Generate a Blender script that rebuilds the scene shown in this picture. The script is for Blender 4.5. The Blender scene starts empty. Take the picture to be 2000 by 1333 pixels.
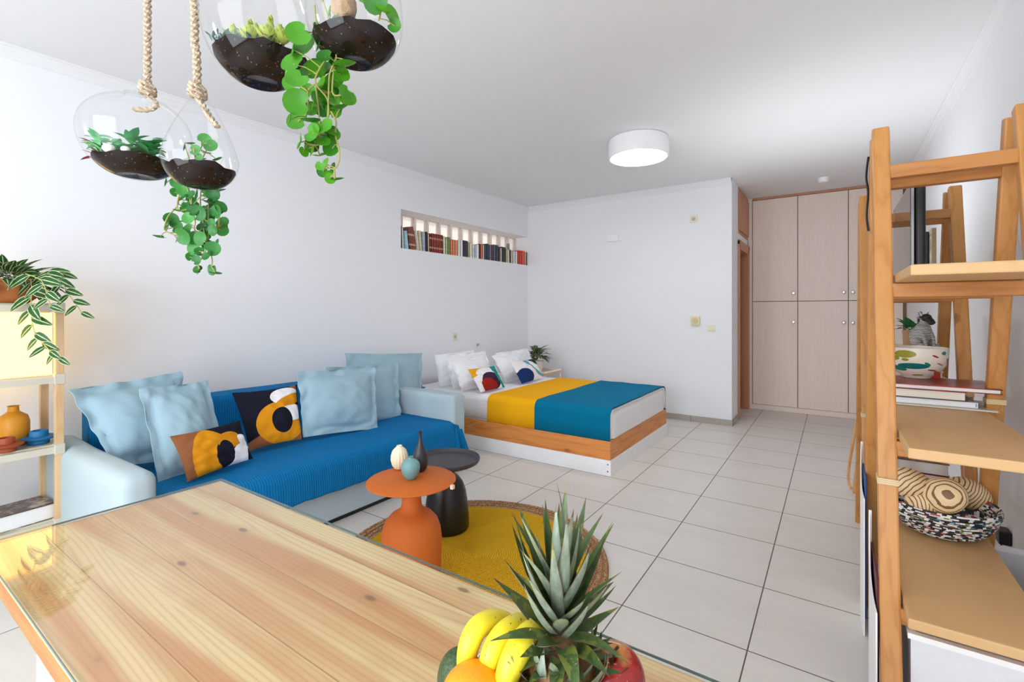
import bpy, math, random
from mathutils import Vector, Matrix, noise
random.seed(7)
sc = bpy.context.scene
COL = sc.collection
PI = math.pi
# ---------------------------------------------------------------- camera
F = 928.0; HZ = 608.0; HC = 1.3
YAW = math.atan(629/928.0)
cd = bpy.data.cameras.new('camera'); cam = bpy.data.objects.new('camera', cd); COL.objects.link(cam)
cam.location = (0, 0, HC); cam.rotation_euler = (PI/2, 0, YAW)
cd.sensor_fit = 'HORIZONTAL'; cd.sensor_width = 36; cd.lens = 36*F/2000.0
cd.shift_y = -(666.5-HZ)/2000.0; cd.clip_start = 0.02
sc.camera = cam
# ---------------------------------------------------------------- view, world, daylight
sc.view_settings.view_transform = 'Standard'; sc.view_settings.look = 'None'
sc.view_settings.exposure = 0.45; sc.view_settings.gamma = 1.0
sc.view_settings.use_curve_mapping = False
sc.cycles.max_bounces = 14; sc.cycles.diffuse_bounces = 7; sc.cycles.glossy_bounces = 6
sc.cycles.transmission_bounces = 12; sc.cycles.transparent_max_bounces = 16
sc.cycles.caustics_reflective = False; sc.cycles.caustics_refractive = False
W = bpy.data.worlds.new('world'); sc.world = W; W.use_nodes = True
W.node_tree.nodes['Background'].inputs[0].default_value = (0.86, 0.93, 1.0, 1)
W.node_tree.nodes['Background'].inputs[1].default_value = 1.5
def area(name, loc, rot, sx, sy, power, col=(1, 1, 1), spread=180):
    l = bpy.data.lights.new(name, 'AREA'); l.shape = 'RECTANGLE'; l.size = sx; l.size_y = sy
    l.energy = power; l.color = col; l.spread = math.radians(spread)
    o = bpy.data.objects.new(name, l); COL.objects.link(o); o.location = loc; o.rotation_euler = rot
    return o
# daylight through the glazed doors in the wall behind the camera (faces +y)
area('daylight_balcony_door', (-0.72, -1.72, 1.25), (PI/2, 0, 0), 1.9, 2.2, 60, (0.87, 0.935, 1.0))
hl_ = area('added_highlight_lamp', (-2.75, -1.72, 1.65), (PI/2, 0, 0), .5, .6, 18, (0.87, 0.935, 1.0)); hl_.data.shape = 'ELLIPSE'  # added small round lamp, shaped for bright highlights on the glass globes
# added spot between bed and shelving, brightens the ceiling like a bounced flash
fl = bpy.data.lights.new('added_ceiling_spot', 'SPOT'); fl.energy = 52; fl.color = (.92, .96, 1.0); fl.spot_size = math.radians(115); fl.spot_blend = 1; fl.shadow_soft_size = .18
fo = bpy.data.objects.new('added_ceiling_spot', fl); COL.objects.link(fo); fo.location = (-.15, 4.3, 1.0); fo.rotation_euler = (PI-.08, .12, 0)
# ---------------------------------------------------------------- helpers
def lin(h):
    if isinstance(h, str):
        h = h.lstrip('#'); c = [int(h[i:i+2], 16)/255 for i in (0, 2, 4)]
    else: c = [x/255 for x in h]
    return tuple([x/12.92 if x <= .04045 else ((x+.055)/1.055)**2.4 for x in c] + [1.0])
fw = Vector((-math.sin(YAW), math.cos(YAW), 0)); rt = Vector((math.cos(YAW), math.sin(YAW), 0)); UP = Vector((0, 0, 1))
CC = Vector((0, 0, HC))
def ray(u, v): return fw + rt*((u-1000)/F) + UP*((HZ-v)/F)
def at(u, v, d): return CC + ray(u, v)*d                      # point at depth d
def onx(u, v, x): r = ray(u, v); return CC + r*(x/r.x)
def ony(u, v, y): r = ray(u, v); return CC + r*(y/r.y)
def onz(u, v, z): r = ray(u, v); return CC + r*((z-HC)/r.z)
ORG = {}
class G:
    def __init__(s): s.v = []; s.f = []; s.uv = {}; s.mi = []
    def add(s, vs, fs, mi=0):
        n = len(s.v); s.v += [tuple(p) for p in vs]
        for f in fs: s.f.append(tuple(i+n for i in f)); s.mi.append(mi)
        return s
    def box(s, a, b, mi=0):
        x0, y0, z0 = a; x1, y1, z1 = b
        return s.add([(x0,y0,z0),(x1,y0,z0),(x1,y1,z0),(x0,y1,z0),(x0,y0,z1),(x1,y0,z1),(x1,y1,z1),(x0,y1,z1)],
              [(0,3,2,1),(4,5,6,7),(0,1,5,4),(1,2,6,5),(2,3,7,6),(3,0,4,7)], mi)
    def beam(s, p, q, w, h, up=(0,0,1), mi=0, w2=None, h2=None):
        p = Vector(p); q = Vector(q); d = (q-p).normalized(); u = Vector(up)
        if abs(d.dot(u)) > .98: u = Vector((1,0,0))
        a = d.cross(u).normalized(); b = a.cross(d).normalized()
        w2 = w if w2 is None else w2; h2 = h if h2 is None else h2
        vs = []
        for c, ww, hh in ((p, w, h), (q, w2, h2)):
            for i, j in ((-1,-1),(1,-1),(1,1),(-1,1)): vs.append(c+a*(i*ww/2)+b*(j*hh/2))
        return s.add(vs, [(0,1,2,3),(7,6,5,4),(0,4,5,1),(1,5,6,2),(2,6,7,3),(3,7,4,0)], mi)
    def lathe(s, prof, c=(0,0,0), n=32, mi=0, axis=None, cap=True, sx=1, sy=1):
        c = Vector(c); M = Matrix.Identity(3)
        if axis is not None: M = Vector((0,0,1)).rotation_difference(Vector(axis).normalized()).to_matrix()
        vs = []
        for r, z in prof:
            for k in range(n):
                t = 2*PI*k/n; vs.append(c + M @ Vector((r*math.cos(t)*sx, r*math.sin(t)*sy, z)))
        fs = []
        for i in range(len(prof)-1):
            for k in range(n):
                k2 = (k+1) % n; fs.append((i*n+k, i*n+k2, (i+1)*n+k2, (i+1)*n+k))
        if cap:
            if prof[0][0] > 1e-4: fs.append(tuple(range(n-1, -1, -1)))
            if prof[-1][0] > 1e-4: fs.append(tuple((len(prof)-1)*n+k for k in range(n)))
        return s.add(vs, fs, mi)
    def tube(s, pts, r, n=8, mi=0, r2=None):
        pts = [Vector(p) for p in pts]; m = len(pts); vs = []; a = None
        for i, p in enumerate(pts):
            d = (pts[min(i+1, m-1)]-pts[max(i-1, 0)]).normalized()
            if a is None:
                a = d.cross(Vector((0,0,1)) if abs(d.z) < .9 else Vector((1,0,0))).normalized()
            else: a = (a - d*a.dot(d)).normalized()
            b = d.cross(a); rr = r if r2 is None else r+(r2-r)*i/(m-1)
            if isinstance(r, (list, tuple)): rr = r[i]
            for k in range(n):
                t = 2*PI*k/n; vs.append(p+a*(rr*math.cos(t))+b*(rr*math.sin(t)))
        fs = [(i*n+k, i*n+(k+1) % n, (i+1)*n+(k+1) % n, (i+1)*n+k) for i in range(m-1) for k in range(n)]
        fs += [tuple(range(n-1, -1, -1)), tuple((m-1)*n+k for k in range(n))]
        return s.add(vs, fs, mi)
    def sphere(s, c, r, n=20, m=12, mi=0, sc3=(1,1,1), axis=None, fn=None):
        c = Vector(c); M = Matrix.Identity(3)
        if axis is not None: M = Vector((0,0,1)).rotation_difference(Vector(axis).normalized()).to_matrix()
        vs = []
        for i in range(m+1):
            ph = PI*i/m
            for k in range(n):
                t = 2*PI*k/n; q = Vector((math.sin(ph)*math.cos(t)*sc3[0], math.sin(ph)*math.sin(t)*sc3[1], -math.cos(ph)*sc3[2]))*r
                if fn: q = q*fn(ph, t)
                vs.append(c+M @ q)
        fs = [(i*n+k, i*n+(k+1) % n, (i+1)*n+(k+1) % n, (i+1)*n+k) for i in range(m) for k in range(n)]
        return s.add(vs, fs, mi)
    def grid(s, fn, nu, nv, mi=0, closeu=False):
        vs = [fn(i/(nu if closeu else nu-1), j/(nv-1)) for i in range(nu) for j in range(nv)]
        fs = []
        for i in range(nu if closeu else nu-1):
            for j in range(nv-1):
                i2 = (i+1) % nu; fs.append((i*nv+j, i2*nv+j, i2*nv+j+1, i*nv+j+1))
        return s.add(vs, fs, mi)
    def disc(s, c, nrm, r, t=.004, n=24, mi=0): return s.lathe([(r, -t/2), (r, t/2)], c, n, mi, axis=nrm)
def ob(name, g, mat, parent=None, org=None, smooth=True, bevel=0, seg=2, sub=0, uv=None, auto=40, solid=0):
    me = bpy.data.meshes.new(name)
    if parent is not None: o0 = ORG[parent.name]
    elif org is not None: o0 = Vector(org)
    else:
        xs = [p[0] for p in g.v]; ys = [p[1] for p in g.v]; zs = [p[2] for p in g.v]
        o0 = Vector(((min(xs)+max(xs))/2, (min(ys)+max(ys))/2, min(zs)))
    me.from_pydata([tuple(Vector(p)-o0) for p in g.v], [], g.f)
    for m in (mat if isinstance(mat, (list, tuple)) else [mat]): me.materials.append(m)
    for p, mi in zip(me.polygons, g.mi): p.material_index = mi; p.use_smooth = smooth
    if uv is not None:
        l = me.uv_layers.new(name='UVMap')
        for lp in me.loops: l.data[lp.index].uv = uv[lp.vertex_index]
    me.validate(); me.update()
    o = bpy.data.objects.new(name, me); COL.objects.link(o)
    if parent is not None: o.parent = parent
    else: o.location = o0
    ORG[o.name] = o0
    if smooth and auto:
        try: me.set_sharp_from_angle(angle=math.radians(auto))
        except Exception: pass
    if solid: md = o.modifiers.new('s', 'SOLIDIFY'); md.thickness = solid; md.offset = 0
    if bevel: md = o.modifiers.new('b', 'BEVEL'); md.width = bevel; md.segments = seg; md.limit_method = 'ANGLE'; md.angle_limit = math.radians(40)
    if sub: md = o.modifiers.new('u', 'SUBSURF'); md.levels = sub; md.render_levels = sub
    return o
def tag(o, label, cat, group=None, kind=None):
    o['label'] = label; o['category'] = cat
    if group: o['group'] = group
    if kind: o['kind'] = kind
    return o
def struct(name, g, mat, **k):
    o = ob(name, g, mat, **k); o['kind'] = 'structure'; return o
def thing(name, label, cat, loc, group=None):
    o = bpy.data.objects.new(name, None); COL.objects.link(o); o.location = loc; o.empty_display_size = .05
    ORG[o.name] = Vector(loc); return tag(o, label, cat, group)
# ---------------------------------------------------------------- materials
class NT:
    def __init__(s, name):
        s.m = bpy.data.materials.new(name); s.m.use_nodes = True; s.t = s.m.node_tree; s.N = s.t.nodes
        s.b = s.N['Principled BSDF']
    def n(s, typ, **k):
        x = s.N.new(typ)
        for a, b in k.items():
            if a.startswith('_'): setattr(x, a[1:], b)
            else:
                key = int(a[1:]) if a[0] == 'i' and a[1:].isdigit() else a.replace('__', ' ')
                if isinstance(b, bpy.types.NodeSocket): s.t.links.new(b, x.inputs[key])
                else: x.inputs[key].default_value = b
        return x
    def math(s, op, a, b=0.0, c=0.0): return s.n('ShaderNodeMath', _operation=op, i0=a, i1=b, i2=c).outputs[0]
    def link(s, a, b): s.t.links.new(a, b)
    def set(s, **k):
        for a, b in k.items():
            i = s.b.inputs[a.replace('__', ' ')]
            if isinstance(b, bpy.types.NodeSocket): s.t.links.new(b, i)
            else: i.default_value = b
        return s
    def obj(s): return s.n('ShaderNodeTexCoord').outputs['Object']
    def map(s, vec, loc=(0,0,0), rot=(0,0,0), scale=(1,1,1)):
        x = s.n('ShaderNodeMapping', Vector=vec); x.inputs['Location'].default_value = loc; x.inputs['Rotation'].default_value = rot; x.inputs['Scale'].default_value = scale
        return x.outputs[0]
    def noise(s, vec, scale, detail=3, rough=.5, dist=0):
        return s.n('ShaderNodeTexNoise', Vector=vec, Scale=scale, Detail=detail, Roughness=rough, Distortion=dist).outputs['Fac']
    def ramp(s, fac, stops, interp='LINEAR'):
        x = s.n('ShaderNodeValToRGB', Fac=fac); r = x.color_ramp; r.interpolation = interp
        while len(r.elements) < len(stops): r.elements.new(.5)
        for e, (p, c) in zip(r.elements, stops): e.position = p; e.color = c
        return x.outputs['Color']
    def mix(s, fac, a, b, mode='MIX'):
        x = s.n('ShaderNodeMix', _data_type='RGBA', _blend_type=mode)
        for i, val in ((0, fac), (6, a), (7, b)):
            if isinstance(val, bpy.types.NodeSocket): s.t.links.new(val, x.inputs[i])
            else: x.inputs[i].default_value = val
        return x.outputs[2]
    def bump(s, h, st=.3, dist=.002):
        x = s.n('ShaderNodeBump', Height=h, Strength=st, Distance=dist); s.link(x.outputs[0], s.b.inputs['Normal']); return s
    def xyz(s, vec): return s.n('ShaderNodeSeparateXYZ', Vector=vec).outputs
_c = {}
def plain(col, rough=.5, metal=0, name='plain', spec=.5, **k):
    key = (str(col), rough, metal, spec)
    if key in _c: return _c[key]
    t = NT(name); c = lin(col) if isinstance(col, str) else col
    v = t.noise(t.obj(), 40, 2)
    t.set(Base__Color=t.mix(v, tuple(min(1, x*.95) for x in c[:3])+(1,), tuple(min(1, x*1.05) for x in c[:3])+(1,)), Roughness=rough, Metallic=metal)
    t.b.inputs['Specular IOR Level'].default_value = spec
    _c[key] = t.m; return t.m
def wall_mat(name, col, b=.08):
    t = NT(name); o = t.obj(); t.set(Base__Color=lin(col), Roughness=.85)
    t.b.inputs['Specular IOR Level'].default_value = .2
    t.bump(t.noise(o, 60, 4), b, .003); return t.m
M_wall = wall_mat('painted_wall', (238, 239, 242)); M_ceil = wall_mat('painted_ceiling', (234, 234, 235), .03)
def wood(name, light, dark, axis=0, scale=1.0, rough=.45, knots=True, ring=26, spec=.4, coat=0, stripe=.55):
    """long-grained wood; axis = grain direction"""
    t = NT(name); o = t.obj(); s = [9*scale]*3; s[axis] = .8*scale
    v = t.map(o, scale=tuple(s)); n1 = t.noise(v, 1.6, 3, .5, .4)
    r = t.math('FRACT', t.math('MULTIPLY', n1, ring*.25)); r = t.math('ABSOLUTE', t.math('SUBTRACT', r, .5)); r = t.math('MULTIPLY', r, 2.0)
    s2 = [120*scale]*3; s2[axis] = 3*scale
    fine = t.noise(t.map(o, scale=tuple(s2)), 1, 2)
    c = t.mix(t.math('MULTIPLY', t.math('POWER', r, 3), stripe), lin(light), lin(dark))
    c = t.mix(t.math('MULTIPLY', fine, .25), c, lin(dark))
    if knots:
        s3 = [7*scale]*3; s3[axis] = 3.0*scale
        vo = t.n('ShaderNodeTexVoronoi', Vector=t.map(o, loc=(.3,.7,.2), scale=tuple(s3)), Scale=1.0, Randomness=1.0)
        k = t.ramp(vo.outputs['Distance'], [(0, (1,1,1,1)), (.05, (1,1,1,1)), (.10, (0,0,0,1))])
        c = t.mix(t.math('MULTIPLY', k, .6), c, lin((120, 70, 35)))
    t.set(Base__Color=c, Roughness=rough); t.b.inputs['Specular IOR Level'].default_value = spec
    t.b.inputs['Coat Weight'].default_value = coat
    t.bump(fine, .08, .001); return t.m
M_ladder = wood('oiled_pine_upright', (200, 142, 78), (166, 104, 44), 2, rough=.35, ring=16, stripe=.5, knots=True, scale=.9)
M_rail = wood('oiled_pine_rail', (190, 128, 66), (150, 90, 36), 0, rough=.4, ring=20, knots=False)
M_ply = wood('birch_shelf', (208, 168, 118), (190, 144, 92), 1, rough=.45, knots=False, ring=12, stripe=.35, scale=.6)
M_bedwood = wood('bed_pine_x', (226, 148, 78), (182, 98, 38), 0, rough=.45, ring=24, scale=.8)
M_bedwood_y = wood('bed_pine_y', (226, 148, 78), (182, 98, 38), 1, rough=.45, ring=24, scale=.8)
M_palewood = wood('pale_pine', (226, 196, 156), (200, 158, 108), 2, rough=.5, ring=16)
M_doorwood = wood('beech_door', (196, 142, 108), (176, 118, 86), 2, rough=.45, knots=False, ring=12, stripe=.4)
M_darkdoor = wood('brown_door', (150, 96, 72), (120, 72, 52), 2, rough=.5, knots=False, ring=12)
def wardrobe_mat():
    t = NT('limed_oak_door'); o = t.obj()
    f = t.noise(t.map(o, scale=(90, 90, 4)), 1, 3); g2 = t.noise(t.map(o, scale=(6, 6, .7)), 1.5, 2)
    c = t.mix(f, lin((246, 232, 222)), lin((230, 213, 203))); c = t.mix(t.math('MULTIPLY', g2, .35), c, lin((238, 214, 202)))
    t.set(Base__Color=c, Roughness=.55); t.bump(f, .05, .001); return t.m
M_ward = wardrobe_mat()
def fabric(name, col, col2=None, rough=.9, bump=.25, sc_=700, wr=.35, extra=None):
    t = NT(name); o = t.obj()
    w = t.noise(t.map(o, scale=(1, 1, 1)), sc_, 2); big = t.noise(o, 9, 4, .55)
    c1 = lin(col); c2 = lin(col2) if col2 else tuple(x*.82 for x in c1[:3])+(1,)
    c = t.mix(t.math('MULTIPLY', w, .5), c1, c2); t.set(Base__Color=c, Roughness=rough)
    t.b.inputs['Specular IOR Level'].default_value = .12
    h = t.math('ADD', t.math('MULTIPLY', w, .12), t.math('MULTIPLY', big, wr*8))
    t.bump(h, bump, .004); return t.m
M_lblue = fabric('washed_blue_linen', (162, 190, 202), (140, 170, 184))
M_sofa = fabric('pale_blue_cotton', (182, 198, 204), (164, 180, 186), wr=.2)
M_white = fabric('white_cotton', (244, 244, 246), (232, 232, 236), wr=.2, bump=.15)
M_yellow = fabric('mustard_blanket', (246, 178, 22), (232, 160, 10), wr=.12, bump=.15)
M_teal = fabric('petrol_blanket', (0, 116, 152), (0, 98, 136), wr=.25, bump=.3)
def ribbed(name, c1, c2, axis=1, freq=110, st=.5, wiggle=.4):
    t = NT(name); o = t.obj(); x = t.xyz(o)[axis]
    w = t.noise(t.map(o, scale=(14, 14, 14)), 1, 3)
    s = t.math('SINE', t.math('ADD', t.math('MULTIPLY', x, freq*2*PI/6.28*6.28/1.0), t.math('MULTIPLY', w, wiggle*12)))
    s = t.math('MULTIPLY_ADD', s, .5, .5); n2 = t.noise(o, 90, 3)
    t.set(Base__Color=t.mix(t.math('MULTIPLY', s, .5), lin(c1), lin(c2)), Roughness=.85)
    t.b.inputs['Specular IOR Level'].default_value = .2
    t.bump(t.math('ADD', s, n2), st, .003); return t.m
M_blanket = ribbed('crinkled_blue_throw', (0, 114, 172), (0, 92, 148), 1, 70)
M_quilt = ribbed('waffle_white_cover', (244, 243, 243), (232, 232, 234), 2, 70, .4, .05)
def tiles():
    t = NT('greige_floor_tile'); o = t.obj(); x, y, z = t.xyz(o)
    fx = t.math('FRACT', t.math('MULTIPLY', t.math('ADD', x, 100.275), 2.0)); fy = t.math('FRACT', t.math('MULTIPLY', t.math('ADD', y, 99.99), 2.0))
    def edge(f): return t.math('MINIMUM', f, t.math('SUBTRACT', 1.0, f))
    e = t.math('MINIMUM', edge(fx), edge(fy)); g = t.math('LESS_THAN', e, .0052)
    ix = t.math('FLOOR', t.math('MULTIPLY', t.math('ADD', x, 100.275), 2.0)); iy = t.math('FLOOR', t.math('MULTIPLY', t.math('ADD', y, 99.99), 2.0))
    cmb = t.n('ShaderNodeCombineXYZ', X=ix, Y=iy, Z=0.0)
    wn = t.n('ShaderNodeTexWhiteNoise', Vector=cmb.outputs[0]); 
    off = t.n('ShaderNodeVectorMath', _operation='MULTIPLY_ADD', i0=wn.outputs['Color'], i1=(7, 7, 7), i2=o)
    n1 = t.noise(t.map(off.outputs[0], scale=(1.2, 3.2, 1)), 2.2, 5, .6, .6); n2 = t.noise(o, 60, 3)
    c = t.mix(n1, lin((230, 225, 219)), lin((208, 202, 195))); c = t.mix(t.math('MULTIPLY', n2, .15), c, lin((192, 185, 178)))
    c = t.mix(t.math('MULTIPLY', wn.outputs['Value'], .12), c, lin((202, 195, 188)))
    c = t.mix(g, c, lin((98, 90, 84)))
    t.set(Base__Color=c, Roughness=t.math('MULTIPLY_ADD', g, .4, .38)); t.b.inputs['Specular IOR Level'].default_value = .35
    t.bump(t.math('SUBTRACT', t.math('MULTIPLY', n1, .1), g), .25, .002); return t.m
M_tile = tiles()
def tabletop_mat():
    t = NT('pine_plank_top'); o = t.obj(); x, y, z = t.xyz(o)
    pw = .141
    yy = t.math('DIVIDE', t.math('ADD', y, 10*pw+.055), pw); idx = t.math('FLOOR', yy); fr = t.math('FRACT', yy)
    wn = t.n('ShaderNodeTexWhiteNoise', _noise_dimensions='1D', W=idx)
    off = t.n('ShaderNodeVectorMath', _operation='MULTIPLY_ADD', i0=wn.outputs['Color'], i1=(9, 3, 3), i2=o).outputs[0]
    # heart-grain: distance from plank centre warped by noise
    ctr = t.math('SUBTRACT', fr, .5)
    warp = t.noise(t.map(off, scale=(.42, 3.0, 3.0)), 1.5, 2, .4, .2)
    a = t.math('ADD', t.math('MULTIPLY', t.math('ABSOLUTE', t.math('ADD', ctr, t.math('MULTIPLY_ADD', wn.outputs['Value'], .8, -.4))), 11.0), t.math('MULTIPLY', warp, 13.0))
    r = t.math('FRACT', a); r = t.math('POWER', t.math('ABSOLUTE', t.math('MULTIPLY_ADD', r, 2.0, -1.0)), 3.0)
    fine = t.noise(t.map(off, scale=(2, 190, 190)), 1, 2)
    c = t.mix(wn.outputs['Value'], lin((255, 224, 164)), lin((252, 210, 154)))
    band = t.noise(t.map(off, scale=(.5, 9, 1)), 1.4, 1)
    c = t.mix(t.ramp(band, [(.42, (0,0,0,1)), (.6, (1,1,1,1))]), c, lin((226, 160, 104)))
    c = t.mix(t.math('MULTIPLY', r, .38), c, lin((200, 130, 78)))
    c = t.mix(t.math('MULTIPLY', fine, .18), c, lin((204, 146, 94)))
    vo = t.n('ShaderNodeTexVoronoi', Vector=t.map(off, loc=(.2, .1, 0), scale=(4.2, 9.5, 1)), Scale=1.0)
    k = t.ramp(vo.outputs['Distance'], [(0, (1,1,1,1)), (.055, (1,1,1,1)), (.10, (0,0,0,1))])
    sm = t.ramp(vo.outputs['Distance'], [(.05, (1,1,1,1)), (.3, (0,0,0,1))])
    c = t.mix(t.math('MULTIPLY', sm, .22), c, lin((188, 122, 74)))
    c = t.mix(t.math('MULTIPLY', k, .75), c, lin((128, 84, 58)))
    gap = t.math('LESS_THAN', fr, .018); c = t.mix(t.math('MULTIPLY', gap, .55), c, lin((150, 96, 56)))
    t.set(Base__Color=c, Roughness=.5); t.bump(t.math('SUBTRACT', fine, t.math('MULTIPLY', gap, 4)), .1, .001); return t.m
M_table = tabletop_mat()
def glass(name, col=(1, 1, 1, 1), rough=0.0, ior=1.45):
    t = NT(name); t.set(Base__Color=col, Roughness=rough, IOR=ior); t.b.inputs['Transmission Weight'].default_value = 1; return t.m
def thin_glass(name, tint=(1, 1, 1, 1), f=1.45, boost=1.0):
    """single-walled pane: clear, mirror reflection by Fresnel"""
    t = NT(name); out = t.N['Material Output']; tr = t.n('ShaderNodeBsdfTransparent', Color=tint); gl = t.n('ShaderNodeBsdfGlossy', Roughness=0.0)
    lw = t.n('ShaderNodeLayerWeight', Blend=.5); fr = t.math('MULTIPLY_ADD', t.math('POWER', lw.outputs['Facing'], 5.0), .96, .04)
    mx = t.n('ShaderNodeMixShader', i0=t.math('MULTIPLY', fr, boost), i1=tr.outputs[0], i2=gl.outputs[0])
    t.link(mx.outputs[0], out.inputs['Surface']); return t.m
M_pane = thin_glass('table_glass', (.97, .99, .985, 1), 1.5, 1.0); M_gedge = plain((.10, .15, .13, 1), .25, name='glass_edge_green')
M_globe = thin_glass('blown_glass', (.985, .99, .99, 1), 1.45, .75)
def leafmat(name, c1, c2, stripe=None, rough=.4):
    t = NT(name); o = t.obj(); n1 = t.noise(o, 30, 3)
    c = t.mix(n1, lin(c1), lin(c2))
    if not stripe:
        ux = t.xyz(t.n('ShaderNodeUVMap').outputs[0])[1]; c = t.mix(t.math('MULTIPLY_ADD', ux, .75, t.math('MULTIPLY', n1, .3)), lin(c1), lin(c2))
    if stripe:
        uvn = t.n('ShaderNodeUVMap'); x, y, z = t.xyz(uvn.outputs[0])
        s = t.math('ABSOLUTE', t.math('SUBTRACT', x, .5))
        m1 = t.math('LESS_THAN', s, .055); m2 = t.math('GREATER_THAN', s, .42)
        c = t.mix(t.math('MAXIMUM', m1, m2), c, lin(stripe))
    t.set(Base__Color=c, Roughness=rough); t.b.inputs['Specular IOR Level'].default_value = .4
    out = t.N['Material Output']; tl = t.n('ShaderNodeBsdfTranslucent', Color=c)
    mx = t.n('ShaderNodeMixShader', i0=.3, i1=t.b.outputs[0], i2=tl.outputs[0]); t.link(mx.outputs[0], out.inputs['Surface'])
    return t.m
M_vine = leafmat('bright_green_leaf', (94, 172, 34), (8, 88, 18)); M_vine2 = leafmat('cool_green_leaf', (82, 164, 74), (8, 84, 26))
M_striped = leafmat('variegated_leaf', (52, 108, 46), (30, 78, 40), (214, 222, 178))
M_stem = plain('#96904a', .6, name='vine_stem')
def soil():
    t = NT('potting_soil'); o = t.obj(); n1 = t.noise(o, 160, 5, .7); vo = t.n('ShaderNodeTexVoronoi', Vector=o, Scale=130.0)
    sp = t.math('LESS_THAN', vo.outputs['Distance'], .12)
    c = t.mix(n1, lin((8, 5, 4)), lin((44, 26, 17))); c = t.mix(t.math('MULTIPLY', sp, .5), c, lin((200, 190, 180)))
    t.set(Base__Color=c, Roughness=.9); t.b.inputs['Specular IOR Level'].default_value = .08; t.bump(n1, .9, .008); return t.m
M_soil = soil()
def ropemat():
    t = NT('jute_rope'); o = t.obj(); n1 = t.noise(o, 260, 3); x, y, z = t.xyz(o)
    w = t.math('MULTIPLY_ADD', t.math('SINE', t.math('ADD', t.math('MULTIPLY', z, 620), t.math('MULTIPLY', x, 500))), .5, .5)
    t.set(Base__Color=t.mix(t.math('MULTIPLY', w, .6), lin((204, 184, 158)), lin((156, 130, 102))), Roughness=.9)
    t.bump(t.math('ADD', w, n1), .8, .003); return t.m
M_rope = ropemat()
def pattern(name, bg, shapes, rough=.85):
    """printed cushion: shapes = (cx, cy, rx, ry, rot, colour) ellipses in the cover's UV, or a half plane ('h', nx, ny, c, colour)"""
    t = NT(name); uv = t.n('ShaderNodeUVMap').outputs[0]; x, y, z = t.xyz(uv); c = lin(bg)
    for s in shapes:
        if s[0] == 'h':
            _, nx, ny, cc, col = s
            m = t.math('GREATER_THAN', t.math('ADD', t.math('MULTIPLY', x, nx), t.math('MULTIPLY', y, ny)), cc)
        else:
            cx, cy, rx, ry, rot, col = s; ca, sa = math.cos(rot), math.sin(rot)
            dx = t.math('SUBTRACT', x, cx); dy = t.math('SUBTRACT', y, cy)
            a = t.math('ADD', t.math('MULTIPLY', dx, ca/rx), t.math('MULTIPLY', dy, sa/rx))
            b = t.math('ADD', t.math('MULTIPLY', dx, -sa/ry), t.math('MULTIPLY', dy, ca/ry))
            m = t.math('LESS_THAN', t.math('ADD', t.math('MULTIPLY', a, a), t.math('MULTIPLY', b, b)), 1.0)
        c = t.mix(m, c, lin(col))
    o = t.obj(); w = t.noise(o, 600, 2); big = t.noise(o, 10, 3)
    t.set(Base__Color=c, Roughness=rough); t.b.inputs['Specular IOR Level'].default_value = .15
    t.bump(t.math('ADD', t.math('MULTIPLY', w, .1), t.math('MULTIPLY', big, 2)), .25, .004); return t.m
def emit(name, col, st, base=None):
    t = NT(name); t.set(Base__Color=base or col, Roughness=.5); t.b.inputs['Emission Color'].default_value = col; t.b.inputs['Emission Strength'].default_value = st; return t.m
# ---------------------------------------------------------------- room shell
ZC = 2.8; YB = 5.83; XR = .69; Y0 = -1.8
def wx(y): return -3.669 - .0375*(5.879-y)            # face of the left wall (slightly skewed in plan)
g = G().box((-4.35, Y0-.12, -.1), (XR+.1, 7.75, 0)); struct('floor', g, M_tile, org=(0, 0, 0), smooth=False)
g = G().box((-4.35, Y0-.12, ZC), (XR+.1, 7.75, ZC+.1)); struct('ceiling', g, M_ceil, org=(0, 0, ZC), smooth=False)
def wseg(g, y0, y1, z0, z1, inn=0.0, out=.45):
    vs = []
    for z in (z0, z1):
        for y, o in ((y0, 0), (y1, 0), (y1, 1), (y0, 1)): vs.append((wx(y)-(out if o else inn), y, z))
    g.add(vs, [(0,1,2,3),(7,6,5,4),(0,4,5,1),(1,5,6,2),(2,6,7,3),(3,7,4,0)])
NY0, NZ0, NZ1, ND = 3.47, 1.962, 2.372, .2
g = G(); wseg(g, Y0, YB+.1, 0, NZ0); wseg(g, Y0, YB+.1, NZ1, ZC); wseg(g, Y0, NY0, NZ0, NZ1)
struct('wall_left', g, M_wall, org=(-3.7, 2, 0), smooth=False)
XP = -.955
g = G().box((-4.3, YB, 0), (XP-.0, YB+.13, ZC)); struct('wall_back', g, M_wall, smooth=False)
g = G().box((XR, Y0, 0), (XR+.1, 7.75, ZC)); struct('wall_right', g, M_wall, smooth=False)
g = G().box((XP-.12, YB+.13, 0), (XP, 6.25, ZC)); g.box((XP-.12, 6.25, 2.12), (XP, 7.05, 2.24)); g.box((XP-.12, 7.02, 0), (XP, 7.7, ZC))
struct('wall_passage', g, M_wall, smooth=False)
g = G().box((XP-1.4, 7.2, 0), (XP-.12, 7.3, ZC)); struct('wall_beyond_door', g, M_wall, smooth=False)
g = G().box((XP, 7.65, 0), (XR, 7.75, ZC)); struct('wall_far', g, M_wall, smooth=False)
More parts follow.
